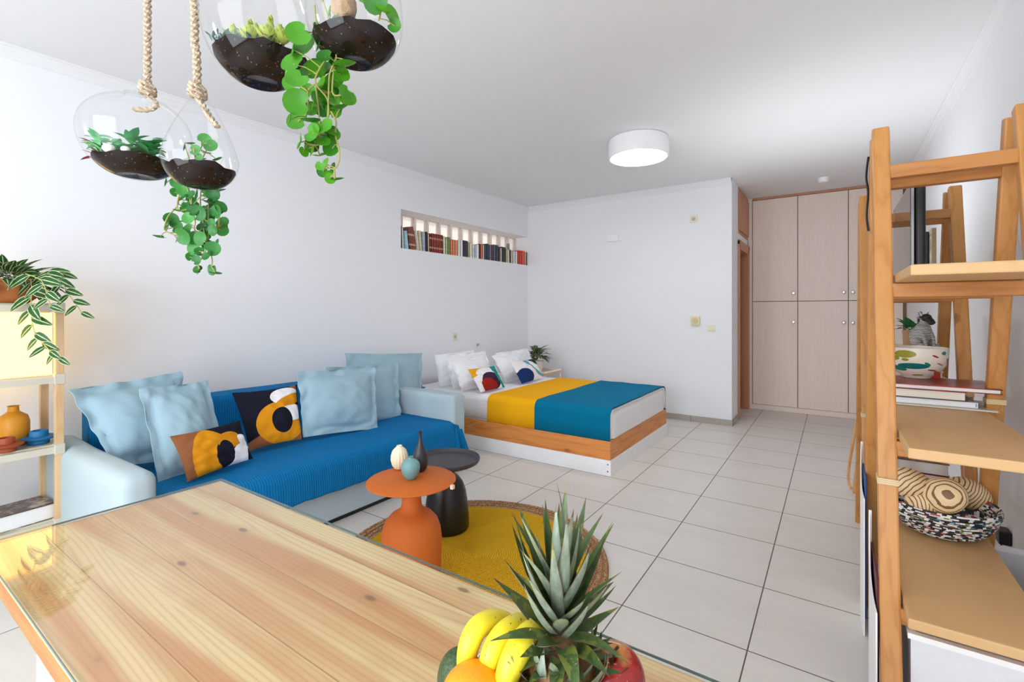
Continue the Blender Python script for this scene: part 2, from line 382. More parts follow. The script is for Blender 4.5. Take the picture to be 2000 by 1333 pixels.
# wall behind the camera with glazed door and window openings
g = G()
g.box((-4.3, Y0-.12, 0), (-3.3, Y0, ZC)); g.box((-3.3, Y0-.12, 0), (-2.2, Y0, .95)); g.box((-3.3, Y0-.12, 2.25), (-2.2, Y0, ZC))
g.box((-2.2, Y0-.12, 0), (-1.67, Y0, ZC)); g.box((-1.67, Y0-.12, 2.36), (.23, Y0, ZC)); g.box((.23, Y0-.12, 0), (XR, Y0, ZC))
struct('wall_front', g, M_wall, smooth=False)
M_frame = plain('#f2f2f2', .4, name='white_frame')
def window(name, x0, x1, z0, z1):
    g = G(); y = Y0-.09; w = .06; xm = (x0+x1)/2
    for a, b in (((x0, z0), (x0+w, z1)), ((x1-w, z0), (x1, z1)), ((x0, z0), (x1, z0+w)), ((x0, z1-w), (x1, z1)), ((xm-w/2, z0), (xm+w/2, z1))):
        g.box((a[0], y, a[1]), (b[0], y+.05, b[1]))
    o = struct(name, g, M_frame, smooth=False)
    p = G().add([(x0, y+.025, z0), (x1, y+.025, z0), (x1, y+.025, z1), (x0, y+.025, z1)], [(0,1,2,3)]); ob('pane', p, M_globe, o, smooth=False)
    return o
window('window_2', -1.67, .23, 0, 2.36); window('window_3', -3.3, -2.2, .95, 2.25)
# cornices (trim) along ceiling
def cornice(name, pts, inward, mat):
    prof = [(0, -.07), (.005, -.07), (.008, -.062), (.012, -.05), (.018, -.04), (.028, -.028), (.034, -.016), (.042, -.012), (.042, 0), (0, 0)]
    p, q = Vector(pts[0]), Vector(pts[1]); inn = Vector(inward); vs = []
    for c in (p, q):
        for a, z in prof: vs.append(c+inn*a+Vector((0, 0, z)))
    n = len(prof); fs = [(i, (i+1) % n, n+(i+1) % n, n+i) for i in range(n)]
    struct(name, G().add(vs, fs), mat, smooth=False)
cornice('trim_1', ((wx(Y0), Y0, ZC), (wx(YB), YB, ZC)), (1, 0, 0), M_ceil)
cornice('trim_2', ((XR, Y0, ZC), (XR, 6.95, ZC)), (-1, 0, 0), M_ceil)
cornice('trim_3', ((-3.7, YB, ZC), (XP, YB, ZC)), (0, -1, 0), M_ceil)
def skirt_mat():
    t = NT('skirting_tile'); o = t.obj(); n1 = t.noise(t.map(o, scale=(2, 2, 6)), 3, 4, .6, .5)
    x = t.math('FRACT', t.math('MULTIPLY', t.xyz(o)[0], 2.2)); gm = t.math('LESS_THAN', x, .012)
    t.set(Base__Color=t.mix(gm, t.mix(n1, lin((186, 178, 168)), lin((160, 152, 142))), lin((110, 100, 92))), Roughness=.45); return t.m
M_skirt = skirt_mat()
struct('baseboard_back', G().box((-3.68, YB-.012, 0), (XP+.012, YB, .068)), M_skirt, smooth=False)
struct('baseboard_passage', G().box((XP, YB, 0), (XP+.012, 6.22, .068)), M_skirt, smooth=False)
struct('baseboard_right', G().box((XR-.012, Y0, 0), (XR, 6.95, .068)), M_skirt, smooth=False)
g = G(); wseg(g, Y0, YB, 0, .068, -.012, 0); struct('baseboard_left', g, M_skirt, smooth=False)
# niche window of glass blocks
def blockglass():
    t = NT('rippled_glass_block'); o = t.obj(); n1 = t.noise(t.map(o, scale=(14, 52, 26)), 1.6, 3, .6, 3.0)
    out = t.N['Material Output']; col = t.ramp(n1, [(.36, (.95, .86, .78, 1)), (.47, (.62, .46, .36, 1)), (.56, (1, .97, .93, 1))])
    a = t.n('ShaderNodeBsdfTransparent', Color=col); b = t.n('ShaderNodeBsdfTranslucent', Color=(1, .97, .94, 1)); c = t.n('ShaderNodeBsdfGlossy', Roughness=.15)
    m1 = t.n('ShaderNodeMixShader', i0=.35, i1=a.outputs[0], i2=b.outputs[0]); m2 = t.n('ShaderNodeMixShader', i0=.06, i1=m1.outputs[0], i2=c.outputs[0])
    t.link(m2.outputs[0], out.inputs['Surface']); return t.m
M_block = blockglass(); M_grout = plain('#efe9e4', .7, name='block_grout')
g = G(); nb = 12; yl = YB-NY0; bw = yl/nb
for i in range(nb+1): y = NY0+i*bw; wseg(g, max(NY0, y-.008), min(YB, y+.008), NZ0, NZ1, ND, ND+.07)
for z in (NZ0, (NZ0+NZ1)/2, NZ1): wseg(g, NY0, YB, max(NZ0, z-.008), min(NZ1, z+.008), ND+.001, ND+.069)
win = struct('window_1', g, M_grout, org=(-3.9, 4.6, NZ0), smooth=False)
for i in range(nb):
    for j in range(2):
        y0 = NY0+i*bw+.008; y1 = y0+bw-.016; z0 = NZ0+j*(NZ1-NZ0)/2+.008; z1 = z0+(NZ1-NZ0)/2-.016
        g = G(); wseg(g, y0, y1, z0, z1, ND+.008, ND+.062); ob('glass_block', g, M_block, win, smooth=False)
# doors of the passage and the built-in wardrobe
dr = thing('door_1', 'brown beech door and frame in the passage beside the wardrobe', 'door', (XP, 6.65, 0)); dr['kind'] = 'structure'
for k in ('label', 'category'): del dr[k]
g = G()
g.box((XP-.125, 6.25, 0), (XP+.018, 6.31, 2.12)); g.box((XP-.125, 6.955, 0), (XP+.018, 7.02, 2.12)); g.box((XP-.125, 6.25, 2.05), (XP+.018, 7.02, 2.13))
g.box((XP, 6.22, 0), (XP+.02, 6.27, 2.15)); g.box((XP, 6.98, 0), (XP+.02, 7.045, 2.15)); g.box((XP, 6.22, 2.1), (XP+.02, 7.045, 2.16))
ob('door_frame', g, M_doorwood, dr, smooth=False, bevel=.004)
ob('door_leaf', G().box((XP-.11, 6.31, .01), (XP-.07, 6.955, 2.05)), M_darkdoor, dr, smooth=False)
M_bronze = plain('#4a382a', .35, .8, name='bronze'); M_chrome = plain('#d8d8da', .25, 1, name='brushed_steel')
g = G().box((XP-.07, 6.38, .98), (XP-.062, 6.42, 1.2)); g.tube([(XP-.062, 6.4, 1.12), (XP-.02, 6.4, 1.12), (XP-.02, 6.5, 1.12)], .008)
ob('door_handle', g, M_bronze, dr)
# over-door cupboard
oc = thing('overhead_cupboard', 'small beech cupboard door set high in the wall above the brown door', 'cupboard', (XP, 6.65, 2.24))
ob('cupboard_frame', G().box((XP-.4, 6.25, 2.24), (XP+.004, 7.02, 2.78)), M_doorwood, oc, smooth=False)
ob('cupboard_door', G().box((XP+.004, 6.27, 2.28), (XP+.02, 6.985, 2.735)), M_doorwood, oc, smooth=False, bevel=.003)
wd = thing('built_in_wardrobe', 'tall greige wooden built-in wardrobe with round knobs at the end of the passage', 'wardrobe', (-.13, 7.3, 0))
M_gap = plain('#8a6a4a', .7, name='wardrobe_edge')
g = G().box((-.935, 7.068, .06), (XR-.002, 7.6, 2.79)); ob('carcass', g, M_gap, wd, smooth=False)
ob('plinth', G().box((-.93, 7.055, 0), (XR-.002, 7.09, .062)), M_ward, wd, smooth=False)
ob('side_filler', G().box((-.953, 7.046, 0), (-.905, 7.075, 2.8)), M_ward, wd, smooth=False)
ob('top_trim', G().box((-.905, 7.046, 2.772), (XR-.002, 7.07, 2.798)), M_doorwood, wd, smooth=False)
xs = [-.901, -.383, .144, .66]
for i in range(3):
    for j, (z0, z1) in enumerate(((.066, 1.423), (1.431, 2.767))):
        d = ob('wardrobe_door', G().box((xs[i]+.004, 7.05, z0), (xs[i+1]-.004, 7.07, z1)), M_ward, wd, smooth=False, bevel=.002)
        kx = xs[i+1]-.045 if i < 2 else xs[i]+.045; kz = 1.16 if j == 0 else 1.53
        ob('knob', G().lathe([(0, .0), (.008, 0), (.008, .012), (.016, .016), (.018, .024), (.012, .03), (0, .031)], (kx, 7.05, kz), 16, axis=(0, -1, 0)), M_chrome, d)
# ---------------------------------------------------------------- fittings on ceiling and walls
cl = thing('ceiling_light', 'round white drum ceiling lamp, lit, on the ceiling before the wardrobe', 'ceiling lamp', (-1.4, 4.06, ZC))
c0 = Vector((-1.415, 4.055, 0))
ob('housing', G().lathe([(.235, ZC), (.25, ZC-.01), (.255, ZC-.03), (.255, ZC-.155), (.252, ZC-.163), (.24, ZC-.163), (.24, ZC-.15)], c0, 64, cap=False), M_frame, cl)
ob('diffuser', G().lathe([(.001, ZC-.156), (.24, ZC-.156)], c0, 64, cap=False), emit('lamp_diffuser', (.96, .98, 1, 1), 16.0), cl)
M_plas = plain('#f4f4f4', .45, name='white_plastic'); M_cream = plain('#e9e2c8', .45, name='cream_plastic'); M_black = plain('#101012', .4, name='black_plastic')
o = ob('smoke_detector', G().lathe([(.0, ZC-.05), (.04, ZC-.05), (.052, ZC-.035), (.055, ZC)], (-.1, 6.4, 0), 32, cap=False), M_plas); tag(o, 'small white round smoke detector on the ceiling in front of the wardrobe', 'smoke detector')
def plate(name, label, cat, c, w, h, mat, n='y', knob=None, lab2=None):
    c = Vector(c); r = thing(name, label, cat, c)
    def bx(a, b, d0, d1):
        if n == 'y': return G().box((c.x-a, c.y-d1, c.z-b), (c.x+a, c.y-d0, c.z+b))
        if n == 'x': return G().box((c.x+d0, c.y-a, c.z-b), (c.x+d1, c.y+a, c.z+b))
        return G().box((c.x-d1, c.y-a, c.z-b), (c.x-d0, c.y+a, c.z+b))
    ob('cover_plate', bx(w/2, h/2, 0, .008), mat, r, smooth=False, bevel=.002)
    ax = {'y': (0, -1, 0), 'x': (1, 0, 0), '-x': (-1, 0, 0)}[n]
    if knob == 'socket': 
        ob('socket_well', G().lathe([(.022, .0085), (.02, .0085), (.02, .010)], c, 24, axis=ax), plain('#c9c4b0', .6), r)
        g = G()
        for s in (-1, 1):
            off = Vector((s*.009, 0, 0)) if n == 'y' else Vector((0, s*.009, 0)); g.disc(c+off+Vector(ax)*.0105, ax, .0025, .001, 10)
        ob('pin_holes', g, M_black, r)
    if knob == 'rocker': ob('rocker', bx(w*.32, h*.34, .008, .013), mat, r, smooth=False, bevel=.002)
    if knob == 'dial': 
        ob('dial', G().lathe([(.024, .008), (.024, .02), (.0, .021)], c+Vector((0, 0, 0)), 24, axis=ax), mat, r)
    return r
plate('wall_socket', 'cream socket plate high on the back wall near the ceiling', 'socket', (-1.367, YB, 2.385), .09, .09, M_cream, 'y', 'socket')
plate('light_switch', 'white rocker switch low right of the beige thermostat on the back wall', 'switch', (-1.169, YB, 1.105), .08, .08, M_cream, 'y', 'rocker')
o = thing('thermostat', 'beige square thermostat with ribbed dial on the back wall above the switch', 'thermostat', (-1.344, YB, 1.186))
ob('body', G().box((-1.395, YB-.035, 1.135), (-1.293, YB, 1.237)), plain('#e6d9b0', .5), o, smooth=False, bevel=.006)
ob('dial', G().lathe([(.03, 0), (.03, .012), (.0, .013)], (-1.344, YB-.035, 1.19), 28, axis=(0, -1, 0)), plain('#d8c894', .5), o)
o = thing('wall_box', 'flat white junction box on the back wall with a small ledge', 'junction box', (-2.36, YB, 2.24))
ob('cover', G().box((-2.44, YB-.03, 2.205), (-2.29, YB, 2.28)), M_plas, o, smooth=False, bevel=.005)
ob('lip', G().box((-2.45, YB-.035, 2.2), (-2.26, YB, 2.207)), M_plas, o, smooth=False)
plate('wall_socket', 'cream socket plate on the left wall above the bed pillows', 'socket', (wx(4.29), 4.29, .996), .08, .09, M_cream, 'x', 'socket')
plate('light_switch', 'white switch on the narrow wall end beside the brown door', 'switch', (XP, 6.1, 1.1), .08, .08, M_cream, 'x', 'rocker')
o = ob('wall_hook', G().lathe([(.02, 0), (.02, .006), (.008, .01), (.008, .025), (.012, .03), (0, .032)], (wx(4.7), 4.7, .88), 16, axis=(1, 0, 0)), M_chrome); tag(o, 'tiny grey metal hook on the left wall behind the bed pillows', 'hook')
# ---------------------------------------------------------------- books in the niche
_bk = {}
def bookcover(col, bands=False):
    key = (col, bands)
    if key in _bk: return _bk[key]
    t = NT('book_cover'); o = t.obj(); z = t.xyz(o)[2]; n1 = t.noise(t.map(o, scale=(30, 30, 60)), 1, 3)
    c = lin(col); c2 = tuple(min(1, x*1.5+.02) for x in c[:3])+(1,)
    cc = t.mix(t.ramp(n1, [(.5, (0,0,0,1)), (.7, (1,1,1,1))]), c, c2)
    if bands:
        m = t.math('LESS_THAN', t.math('ABSOLUTE', t.math('SUBTRACT', t.math('FRACT', t.math('MULTIPLY', z, 9.5)), .5)), .09)
        cc = t.mix(t.math('MULTIPLY', m, .7), cc, lin((222, 190, 150)))
    t.set(Base__Color=cc, Roughness=.45); _bk[key] = t.m; return t.m
M_pages = plain('#efe8d8', .8, name='book_pages')
def ypx(u):
    r = ray(u, 500); k = 0.0
    # intersect with skewed wall face: x = -3.669 - .0375*(5.879-y)
    t_ = (-3.669-.0375*5.879)/(r.x-.0375*r.y); return r.y*t_
BK = [ # zoom x-left, x-right, height(m), lean(rad), colour, words
 (207,221,.235,0,'#2c3a30','dark green'),(226,246,.215,.05,'#e6dfc6','cream'),(264,303,.19,.12,'#9cc6dc','pale blue'),(320,392,.24,.19,'#7a4030','brown leather'),
 (408,428,.215,.15,'#eae2ca','cream'),(436,462,.22,.10,'#e0cfa8','buff'),(466,500,.215,.03,'#a9b4c2','grey-blue'),(502,530,.22,.03,'#1c1c20','black'),(531,548,.2,.03,'#d9b99a','tan'),
 (550,572,.21,.02,'#6e1a20','dark red'),(573,592,.215,0,'#9c3a2e','red'),(593,612,.215,0,'#9c3a2e','red'),(613,632,.215,0,'#9c3a2e','red'),(633,652,.215,0,'#9c3a2e','red'),(653,672,.215,0,'#9c3a2e','red'),(673,692,.215,0,'#9c3a2e','red'),(693,708,.215,0,'#7a2020','wine red'),
 (710,738,.205,.02,'#d8d2b4','beige'),(740,762,.19,0,'#bcc49a','sage'),(763,793,.205,.0,'#71883e','olive green'),(795,822,.185,0,'#e8825a','orange'),(823,848,.185,0,'#f0946c','light orange'),(849,880,.185,0,'#ec8a62','orange'),
 (883,912,.19,0,'#ece8da','white'),(913,942,.195,0,'#f0efe9','white'),(944,1002,.2,0,'#24243e','navy'),(1004,1022,.19,.02,'#b7b284','khaki'),(1023,1052,.18,0,'#ece4c8','cream'),
 (1054,1076,.17,0,'#e4e6e8','pale grey'),(1077,1098,.175,0,'#ccd4e2','lavender'),(1099,1132,.18,0,'#f2f0ee','white'),(1134,1150,.19,0,'#4c2c20','dark brown'),(1151,1180,.19,0,'#c8694a','terracotta'),(1181,1194,.185,0,'#efece6','white'),
 (1195,1224,.2,0,'#22403a','dark green'),(1225,1252,.21,0,'#3c3560','violet'),(1254,1280,.2,0,'#6d6a78','grey'),(1281,1304,.2,0,'#5c3040','maroon'),(1305,1330,.215,0,'#53606c','slate'),(1331,1364,.215,0,'#283c44','dark teal'),
 (1368,1386,.19,0,'#7c3a3a','dull red'),(1387,1402,.185,0,'#f0ece4','white'),(1404,1450,.205,0,'#161616','black'),(1452,1474,.185,0,'#b9b58c','khaki'),(1475,1494,.18,.03,'#e4dcc0','cream'),(1495,1508,.185,.03,'#20201e','black'),
 (1509,1530,.18,0,'#cfc09c','beige'),(1534,1560,.175,0,'#d7d9da','pale grey'),(1561,1588,.175,0,'#e2e2e0','off-white'),(1593,1614,.195,0,'#dd3c28','scarlet'),(1615,1636,.195,0,'#d8432e','scarlet'),(1638,1676,.2,0,'#e2543a','vermilion'),(1678,1690,.19,0,'#e8d2b0','buff'),(1691,1703,.19,0,'#2c5148','dark green')]
BK = [b for b in BK]
proto = None; cnt = {}
words = [b[5] for b in BK]
for i, (a, b, h, lean, col, wd_) in enumerate(BK):
    y0 = ypx(750+a*.165); y1 = ypx(750+b*.165); ya = y0+.001; yb = max(y1-.001, y0+.008)
    x1 = wx((ya+yb)/2)-.012; dp = .135; z = NZ0+.001
    L = words[i-1] if i else None; R = words[i+1] if i < len(BK)-1 else None
    if wd_ == 'red':
        ordn = ['leftmost', 'second', 'third', 'fourth', 'fifth', 'rightmost'][i-10]
        lab = '%s of the six matching red banded volumes in the wall niche' % ordn
    elif L is None: lab = 'dark green book leaning at the left end of the niche row'
    elif R is None: lab = 'thin dark green book at the right end of the niche row'
    else: lab = '%s%s book between the %s and the %s one in the niche' % ('leaning ' if lean > .1 else '', wd_, L, R)
    rb = thing('book', lab, 'book', (x1, ya, z), 'books standing in the wall niche')
    w = yb-ya
    def P(g, x0_, x1_, a_, b_, z0_, z1_):
        n = len(g.v); g.box((x0_, a_, z0_), (x1_, b_, z1_)); cL, sL = math.cos(lean), math.sin(lean)
        for k in range(n, len(g.v)):      # a leaning book is turned about its lower left edge
            p = g.v[k]; py = p[1]-ya; pz = p[2]-z; g.v[k] = (p[0], ya+py*cL-pz*sL, z+py*sL+pz*cL)
    g = G(); t_ = .0022
    P(g, x1-dp, x1, ya, ya+t_, z, z+h); P(g, x1-dp, x1, yb-t_, yb, z, z+h); P(g, x1-.003, x1, ya, yb, z, z+h)
    ob('cover', g, bookcover(col, wd_ in ('red', 'wine red', 'brown leather', 'dark red')), rb, smooth=False)
    g = G(); P(g, x1-dp+.004, x1-.003, ya+t_, yb-t_, z+.004, z+h-.004); ob('pages', g, M_pages, rb, smooth=False)
# green arched bookend
yk = ypx(750+1582*.165); xk = wx(yk)-.165
o = ob('bookend', G().beam((xk, yk, NZ0+.001), (xk, yk, NZ0+.3), .05, .012, up=(0,1,0)), plain('#7d9a88', .5)); tag(o, 'tall grey-green slab standing behind the books at the right end of the niche', 'bookend')
# ---------------------------------------------------------------- sofa
sofa = thing('sofa', 'long pale blue fabric sofa along the left wall under a blue throw', 'sofa', (-3.1, 1.87, 0))
SX0, SX1, SY0, SY1 = -3.72, -2.5, .745, 3.01
ob('base', G().box((SX0+.02, SY0+.02, .03), (SX1-.02, SY1-.02, .24)), M_sofa, sofa, bevel=.01)
ob('plinth', G().box((SX0+.05, SY0+.05, 0), (SX1-.045, SY1-.05, .03)), M_black, sofa, smooth=False)
def softbox(a, b, r, n=6, sag=0, seed=0, fn=None):
    """rounded cushion block with slight unevenness"""
    g = G(); x0, y0, z0 = a; x1, y1, z1 = b; cx, cy, cz = (x0+x1)/2, (y0+y1)/2, (z0+z1)/2; hx, hy, hz = (x1-x0)/2, (y1-y0)/2, (z1-z0)/2
    N = 18
    def fc(ax, sg):
        def f(u, v):
            p = [0, 0, 0]; o2 = [i for i in range(3) if i != ax]
            p[ax] = sg; p[o2[0]] = (u*2-1); p[o2[1]] = (v*2-1)*(sg if ax != 1 else -sg)
            # distribute toward edges
            q = Vector([math.copysign(min(1, abs(c)**.7), c) if i != ax else c for i, c in enumerate(p)])
            P_ = Vector((q.x*hx, q.y*hy, q.z*hz)); I = Vector((max(-hx+r, min(hx-r, P_.x)), max(-hy+r, min(hy-r, P_.y)), max(-hz+r, min(hz-r, P_.z))))
            d = P_-I; P_ = I+(d.normalized()*r if d.length > 1e-6 else d)
            P_ = Vector((P_.x+cx, P_.y+cy, P_.z+cz))
            nz = noise.noise(P_*3+Vector((seed, 0, 0)))
            P_ += Vector((0, 0, nz*.006))
            return fn(P_) if fn else P_
        g.grid(f, N, N)
    for ax in range(3):
        for sg in (-1, 1): fc(ax, sg)
    return g
ob('seat_cushion', softbox((SX0+.05, SY0+.12, .24), (SX1, SY1-.14, .41), .04), M_sofa, sofa)
def backlean(p): return p
ob('backrest', softbox((SX0, SY0+.175, .2), (SX0+.2, SY1-.1, .69), .05), M_sofa, sofa)
def armfn(p):
    t = (p.x-SX0)/(SX1-SX0); p.z -= .012*math.sin(t*PI) if p.z > .45 else 0; return p
ob('armrest', softbox((SX0+.02, SY0-.015, .03), (SX1+.0, SY0+.135, .592), .06, fn=armfn), M_sofa, sofa)
ob('armrest', softbox((SX0+.02, SY1-.15, .03), (SX1+.0, SY1, .625), .025), M_sofa, sofa)
# throw: swept profile over back, seat and front
prof = [(-3.715, .52), (-3.715, .70), (-3.70, .712), (-3.60, .714), (-3.525, .71), (-3.508, .69), (-3.495, .60), (-3.485, .47), (-3.46, .425), (-3.38, .42), (-3.2, .42), (-3.0, .42), (-2.8, .42), (-2.62, .42), (-2.54, .418), (-2.505, .405), (-2.485, .375), (-2.475, .32), (-2.470, .27), (-2.468, .222)]
def throwfn(u, v):
    y = SY0+.14+u*(SY1-.155-(SY0+.14)); k = v*(len(prof)-1); i = min(int(k), len(prof)-2); f = k-i
    x = prof[i][0]*(1-f)+prof[i+1][0]*f; z = prof[i][1]*(1-f)+prof[i+1][1]*f
    w = noise.noise(Vector((y*4, v*5, 0)))
    if v > .8: x += .0015*math.sin(y*95)*((v-.8)*5)+.006*w; 
    if v > .97: z += .012*noise.noise(Vector((y*8, 3, 0)))
    if v < .3: y = SY0+.165+u*(SY1-.12-(SY0+.165))
    return (x, y, z+.004*w)
g = G().grid(throwfn, 170, 96)
g.add([(prof[i][0], SY0+.165, prof[i][1]) for i in range(1, 9)]+[(-3.47, SY0+.165, .42), (-3.715, SY0+.165, .42)], [tuple(range(10))])
# spill in front of the right arm
def spill(u, v):
    y = SY1-.156+u*.16*(.35+.65*v); z = .405-.26*v-.02*u+.03*u*(1-v); x = -2.482+.022*math.sin(u*9)*v+.02*v
    if v < .15: x = -2.492
    return (x, y, z - (.03*u if v < .2 else 0))
g.grid(spill, 24, 20)
o = ob('throw_blanket', g, M_blanket, solid=.006); tag(o, 'bright blue ribbed throw spread over the seat and back of the sofa', 'blanket')
# ---------------------------------------------------------------- cushions
def cushion(name, label, cat, TL, TR, BL, BR, thick, mat, flange=0, group=None, n=38, pw=.5, wob=.014, matback=None, pinch=.05):
    TL, TR, BL, BR = map(Vector, (TL, TR, BL, BR))
    nrm = ((TR-TL).cross(BL-TL)).normalized()
    if nrm.dot(CC-TL) < 0: nrm = -nrm                      # front = side facing the room
    sd = sum(map(ord, label)) % 97
    W_ = (TR-TL).length; Hh = (TL-BL).length
    def base(u, v):   # u right, v up ; sides pulled in between the corners
        pu = pinch*math.sin(PI*v)*(1 if u > .5 else -1)*(abs(2*u-1)**2); pv = pinch*math.sin(PI*u)*(1 if v > .5 else -1)*(abs(2*v-1)**2)
        uu = u-pu*.6; vv = v-pv*.6
        top = TL.lerp(TR, uu); bot = BL.lerp(BR, uu); return bot.lerp(top, vv)
    fu = flange/W_; fv = flange/Hh; vs = []; uvs = []; fs = []
    for side in (1, -1):
        for i in range(n+1):
            for j in range(n+1):
                u = i/n; v = j/n; a = (u-fu)/(1-2*fu); b = (v-fv)/(1-2*fv)
                inside = max(0, min(1, 4*a*(1-a)))*max(0, min(1, 4*b*(1-b))) if 0 < a < 1 and 0 < b < 1 else 0
                h = thick/2*(inside**pw*.8+.2*inside**1.3)
                q = base(u, v); edge = min(u, 1-u, v, 1-v)
                nz = noise.noise(Vector((u*3.2+sd, v*3.2, 1.7)))*wob*(.3+inside)
                fold = (noise.noise(Vector((u*7+sd, v*7, side)))+.6*noise.noise(Vector(((u+v)*13+sd, (u-v)*4, side))))*wob*.8
                cr = math.exp(-((min(u, 1-u)+min(v, 1-v))/.28)**2)*abs(math.sin(26*(u-v)*(1 if (u > .5) == (v > .5) else -1)+sd))*wob*.35
                h2 = max(.0022, h+nz*.35+(fold*.75+cr)*(1 if inside > 0 else 0)*min(1, inside*5))
                ruf = flange*.5*noise.noise(Vector((u*7+sd, v*7, 5.0))) if inside == 0 else 0
                vs.append(q+nrm*(side*h2+ruf)); uvs.append((u, v))
    m = n+1
    for s in (0, 1):
        for i in range(n):
            for j in range(n):
                o_ = s*m*m; f = (o_+i*m+j, o_+(i+1)*m+j, o_+(i+1)*m+j+1, o_+i*m+j+1); fs.append(f if s == 0 else f[::-1])
    for k in range(n):
        for e in ((k*m, (k+1)*m), ((k+1)*m+n, k*m+n), (k+1, k), (n*m+k, n*m+k+1)):
            fs.append((e[0], e[1], e[1]+m*m, e[0]+m*m))
    g = G().add(vs, fs); o = ob(name, g, mat, uv=uvs, auto=70); tag(o, label, cat, group); return o
SZ = .43
def dn(p, dz): return Vector(p)+Vector((0, 0, dz))
GL = 'light blue linen cushions on the sofa'
cushion('cushion', 'large pale blue cushion leaning at the left arm, rearmost of the left pair', 'cushion',
        onx(133, 762, -3.22), onx(354, 726, -3.38), onx(222, 912, -3.08), onx(372, 900, -3.16), .2, M_lblue, .045, GL, pinch=.02)
cushion('cushion', 'pale blue cushion in front of the left pair, behind the brown patterned one', 'cushion',
        onx(272, 760, -3.08), onx(405, 744, -3.16), onx(310, 948, -2.86), onx(452, 925, -2.92), .15, M_lblue, .04, GL, pinch=.02)
cushion('cushion', 'tallest pale blue cushion at the right arm, rearmost of the right three', 'cushion',
        onx(673, 690, -3.38), onx(825, 690, -3.30), onx(690, 840, -3.26), onx(824, 822, -3.16), .18, M_lblue, .045, GL, pinch=.02)
cushion('cushion', 'middle of the three pale blue cushions by the right arm, mostly hidden', 'cushion',
        onx(636, 718, -3.20), onx(777, 710, -3.14), onx(655, 850, -3.08), onx(784, 828, -3.00), .13, M_lblue, .045, GL, pinch=.02)
cushion('cushion', 'front pale blue cushion of the right three, beside the black patterned one', 'cushion',
        onx(579, 726, -3.04), onx(732, 718, -2.98), onx(592, 855, -2.92), onx(738, 838, -2.84), .15, M_lblue, .045, GL, pinch=.02)
MU, NV, BR_, WH = (216, 142, 22), (22, 24, 38), (146, 92, 58), (240, 238, 240)
P1 = pattern('print_brown', BR_, [(.40, .38, .30, .62, -.1, MU), ('h', 1, .6, 1.02, NV), (.62, .30, .215, .36, .0, NV), (.80, .10, .22, .34, -.25, WH), (.66, .58, .2, .2, .4, MU), (.92, .42, .10, .24, .3, WH), (.56, .30, .12, .3, .0, NV), (.97, .08, .06, .2, 0, NV)])
P2 = pattern('print_navy', NV, [('h', .3, -1, -.12, BR_), ('h', 1, .7, 1.55, BR_), (.62, .34, .46, .36, .1, MU), (.74, .80, .26, .17, .1, WH), (.8, .70, .3, .10, .35, MU), (.82, .47, .28, .14, .12, WH), (.62, .36, .19, .22, 0, NV), ('h', 1, 0, .97, NV)])
cushion('cushion', 'small brown, mustard and black patterned cushion lying lowest at the left', 'cushion',
        onx(332, 853, -2.80), onx(468, 822, -2.90), onx(366, 942, -2.70), onx(494, 896, -2.78), .11, P1, 0, None, pw=.45)
cushion('cushion', 'navy, mustard and white patterned cushion beside the right pale blue ones', 'cushion',
        onx(453, 768, -3.14), onx(580, 752, -3.10), onx(487, 882, -2.94), onx(592, 858, -2.90), .12, P2, 0, None, pw=.45)
# ---------------------------------------------------------------- bed
BX0, BX1, BY0, BY1 = -3.66, -1.45, 3.52, 5.04
bed = thing('platform_bed', 'low double bed with pine frame on a white plinth', 'bed', ((BX0+BX1)/2, (BY0+BY1)/2, 0))
M_wpaint = plain('#f4f4f5', .5, name='white_paint')
g = G().box((BX0, BY0, 0), (BX1, BY0+.02, .122)); g.box((BX1-.02, BY0+.02, 0), (BX1, BY1, .122)); g.box((BX0, BY1-.02, 0), (BX1-.02, BY1, .122))
ob('plinth', g, M_wpaint, bed, smooth=False)
g = G()
for z in (.035, .09): g.disc((BX1-.025, BY0-.001, z), (0, -1, 0), .005, .003, 10)
ob('screws', g, M_black, bed)
ob('side_board', G().box((BX0, BY0+.006, .122), (BX1-.006, BY0+.04, .27)), M_bedwood, bed, smooth=False, bevel=.003)
ob('side_board', G().box((BX0, BY1-.04, .122), (BX1-.006, BY1-.006, .27)), M_bedwood, bed, smooth=False, bevel=.003)
ob('end_board', G().box((BX1-.04, BY0+.04, .122), (BX1-.006, BY1-.04, .272)), M_bedwood_y, bed, smooth=False, bevel=.003)
ob('slat_deck', G().box((BX0+.02, BY0+.04, .2), (BX1-.04, BY1-.04, .215)), M_bedwood, bed, smooth=False)
o = ob('mattress', softbox((BX0+.01, BY0+.045, .216), (BX1-.045, BY1-.045, .49), .055), M_white); tag(o, 'thick white mattress inside the pine bed frame under the covers', 'mattress')
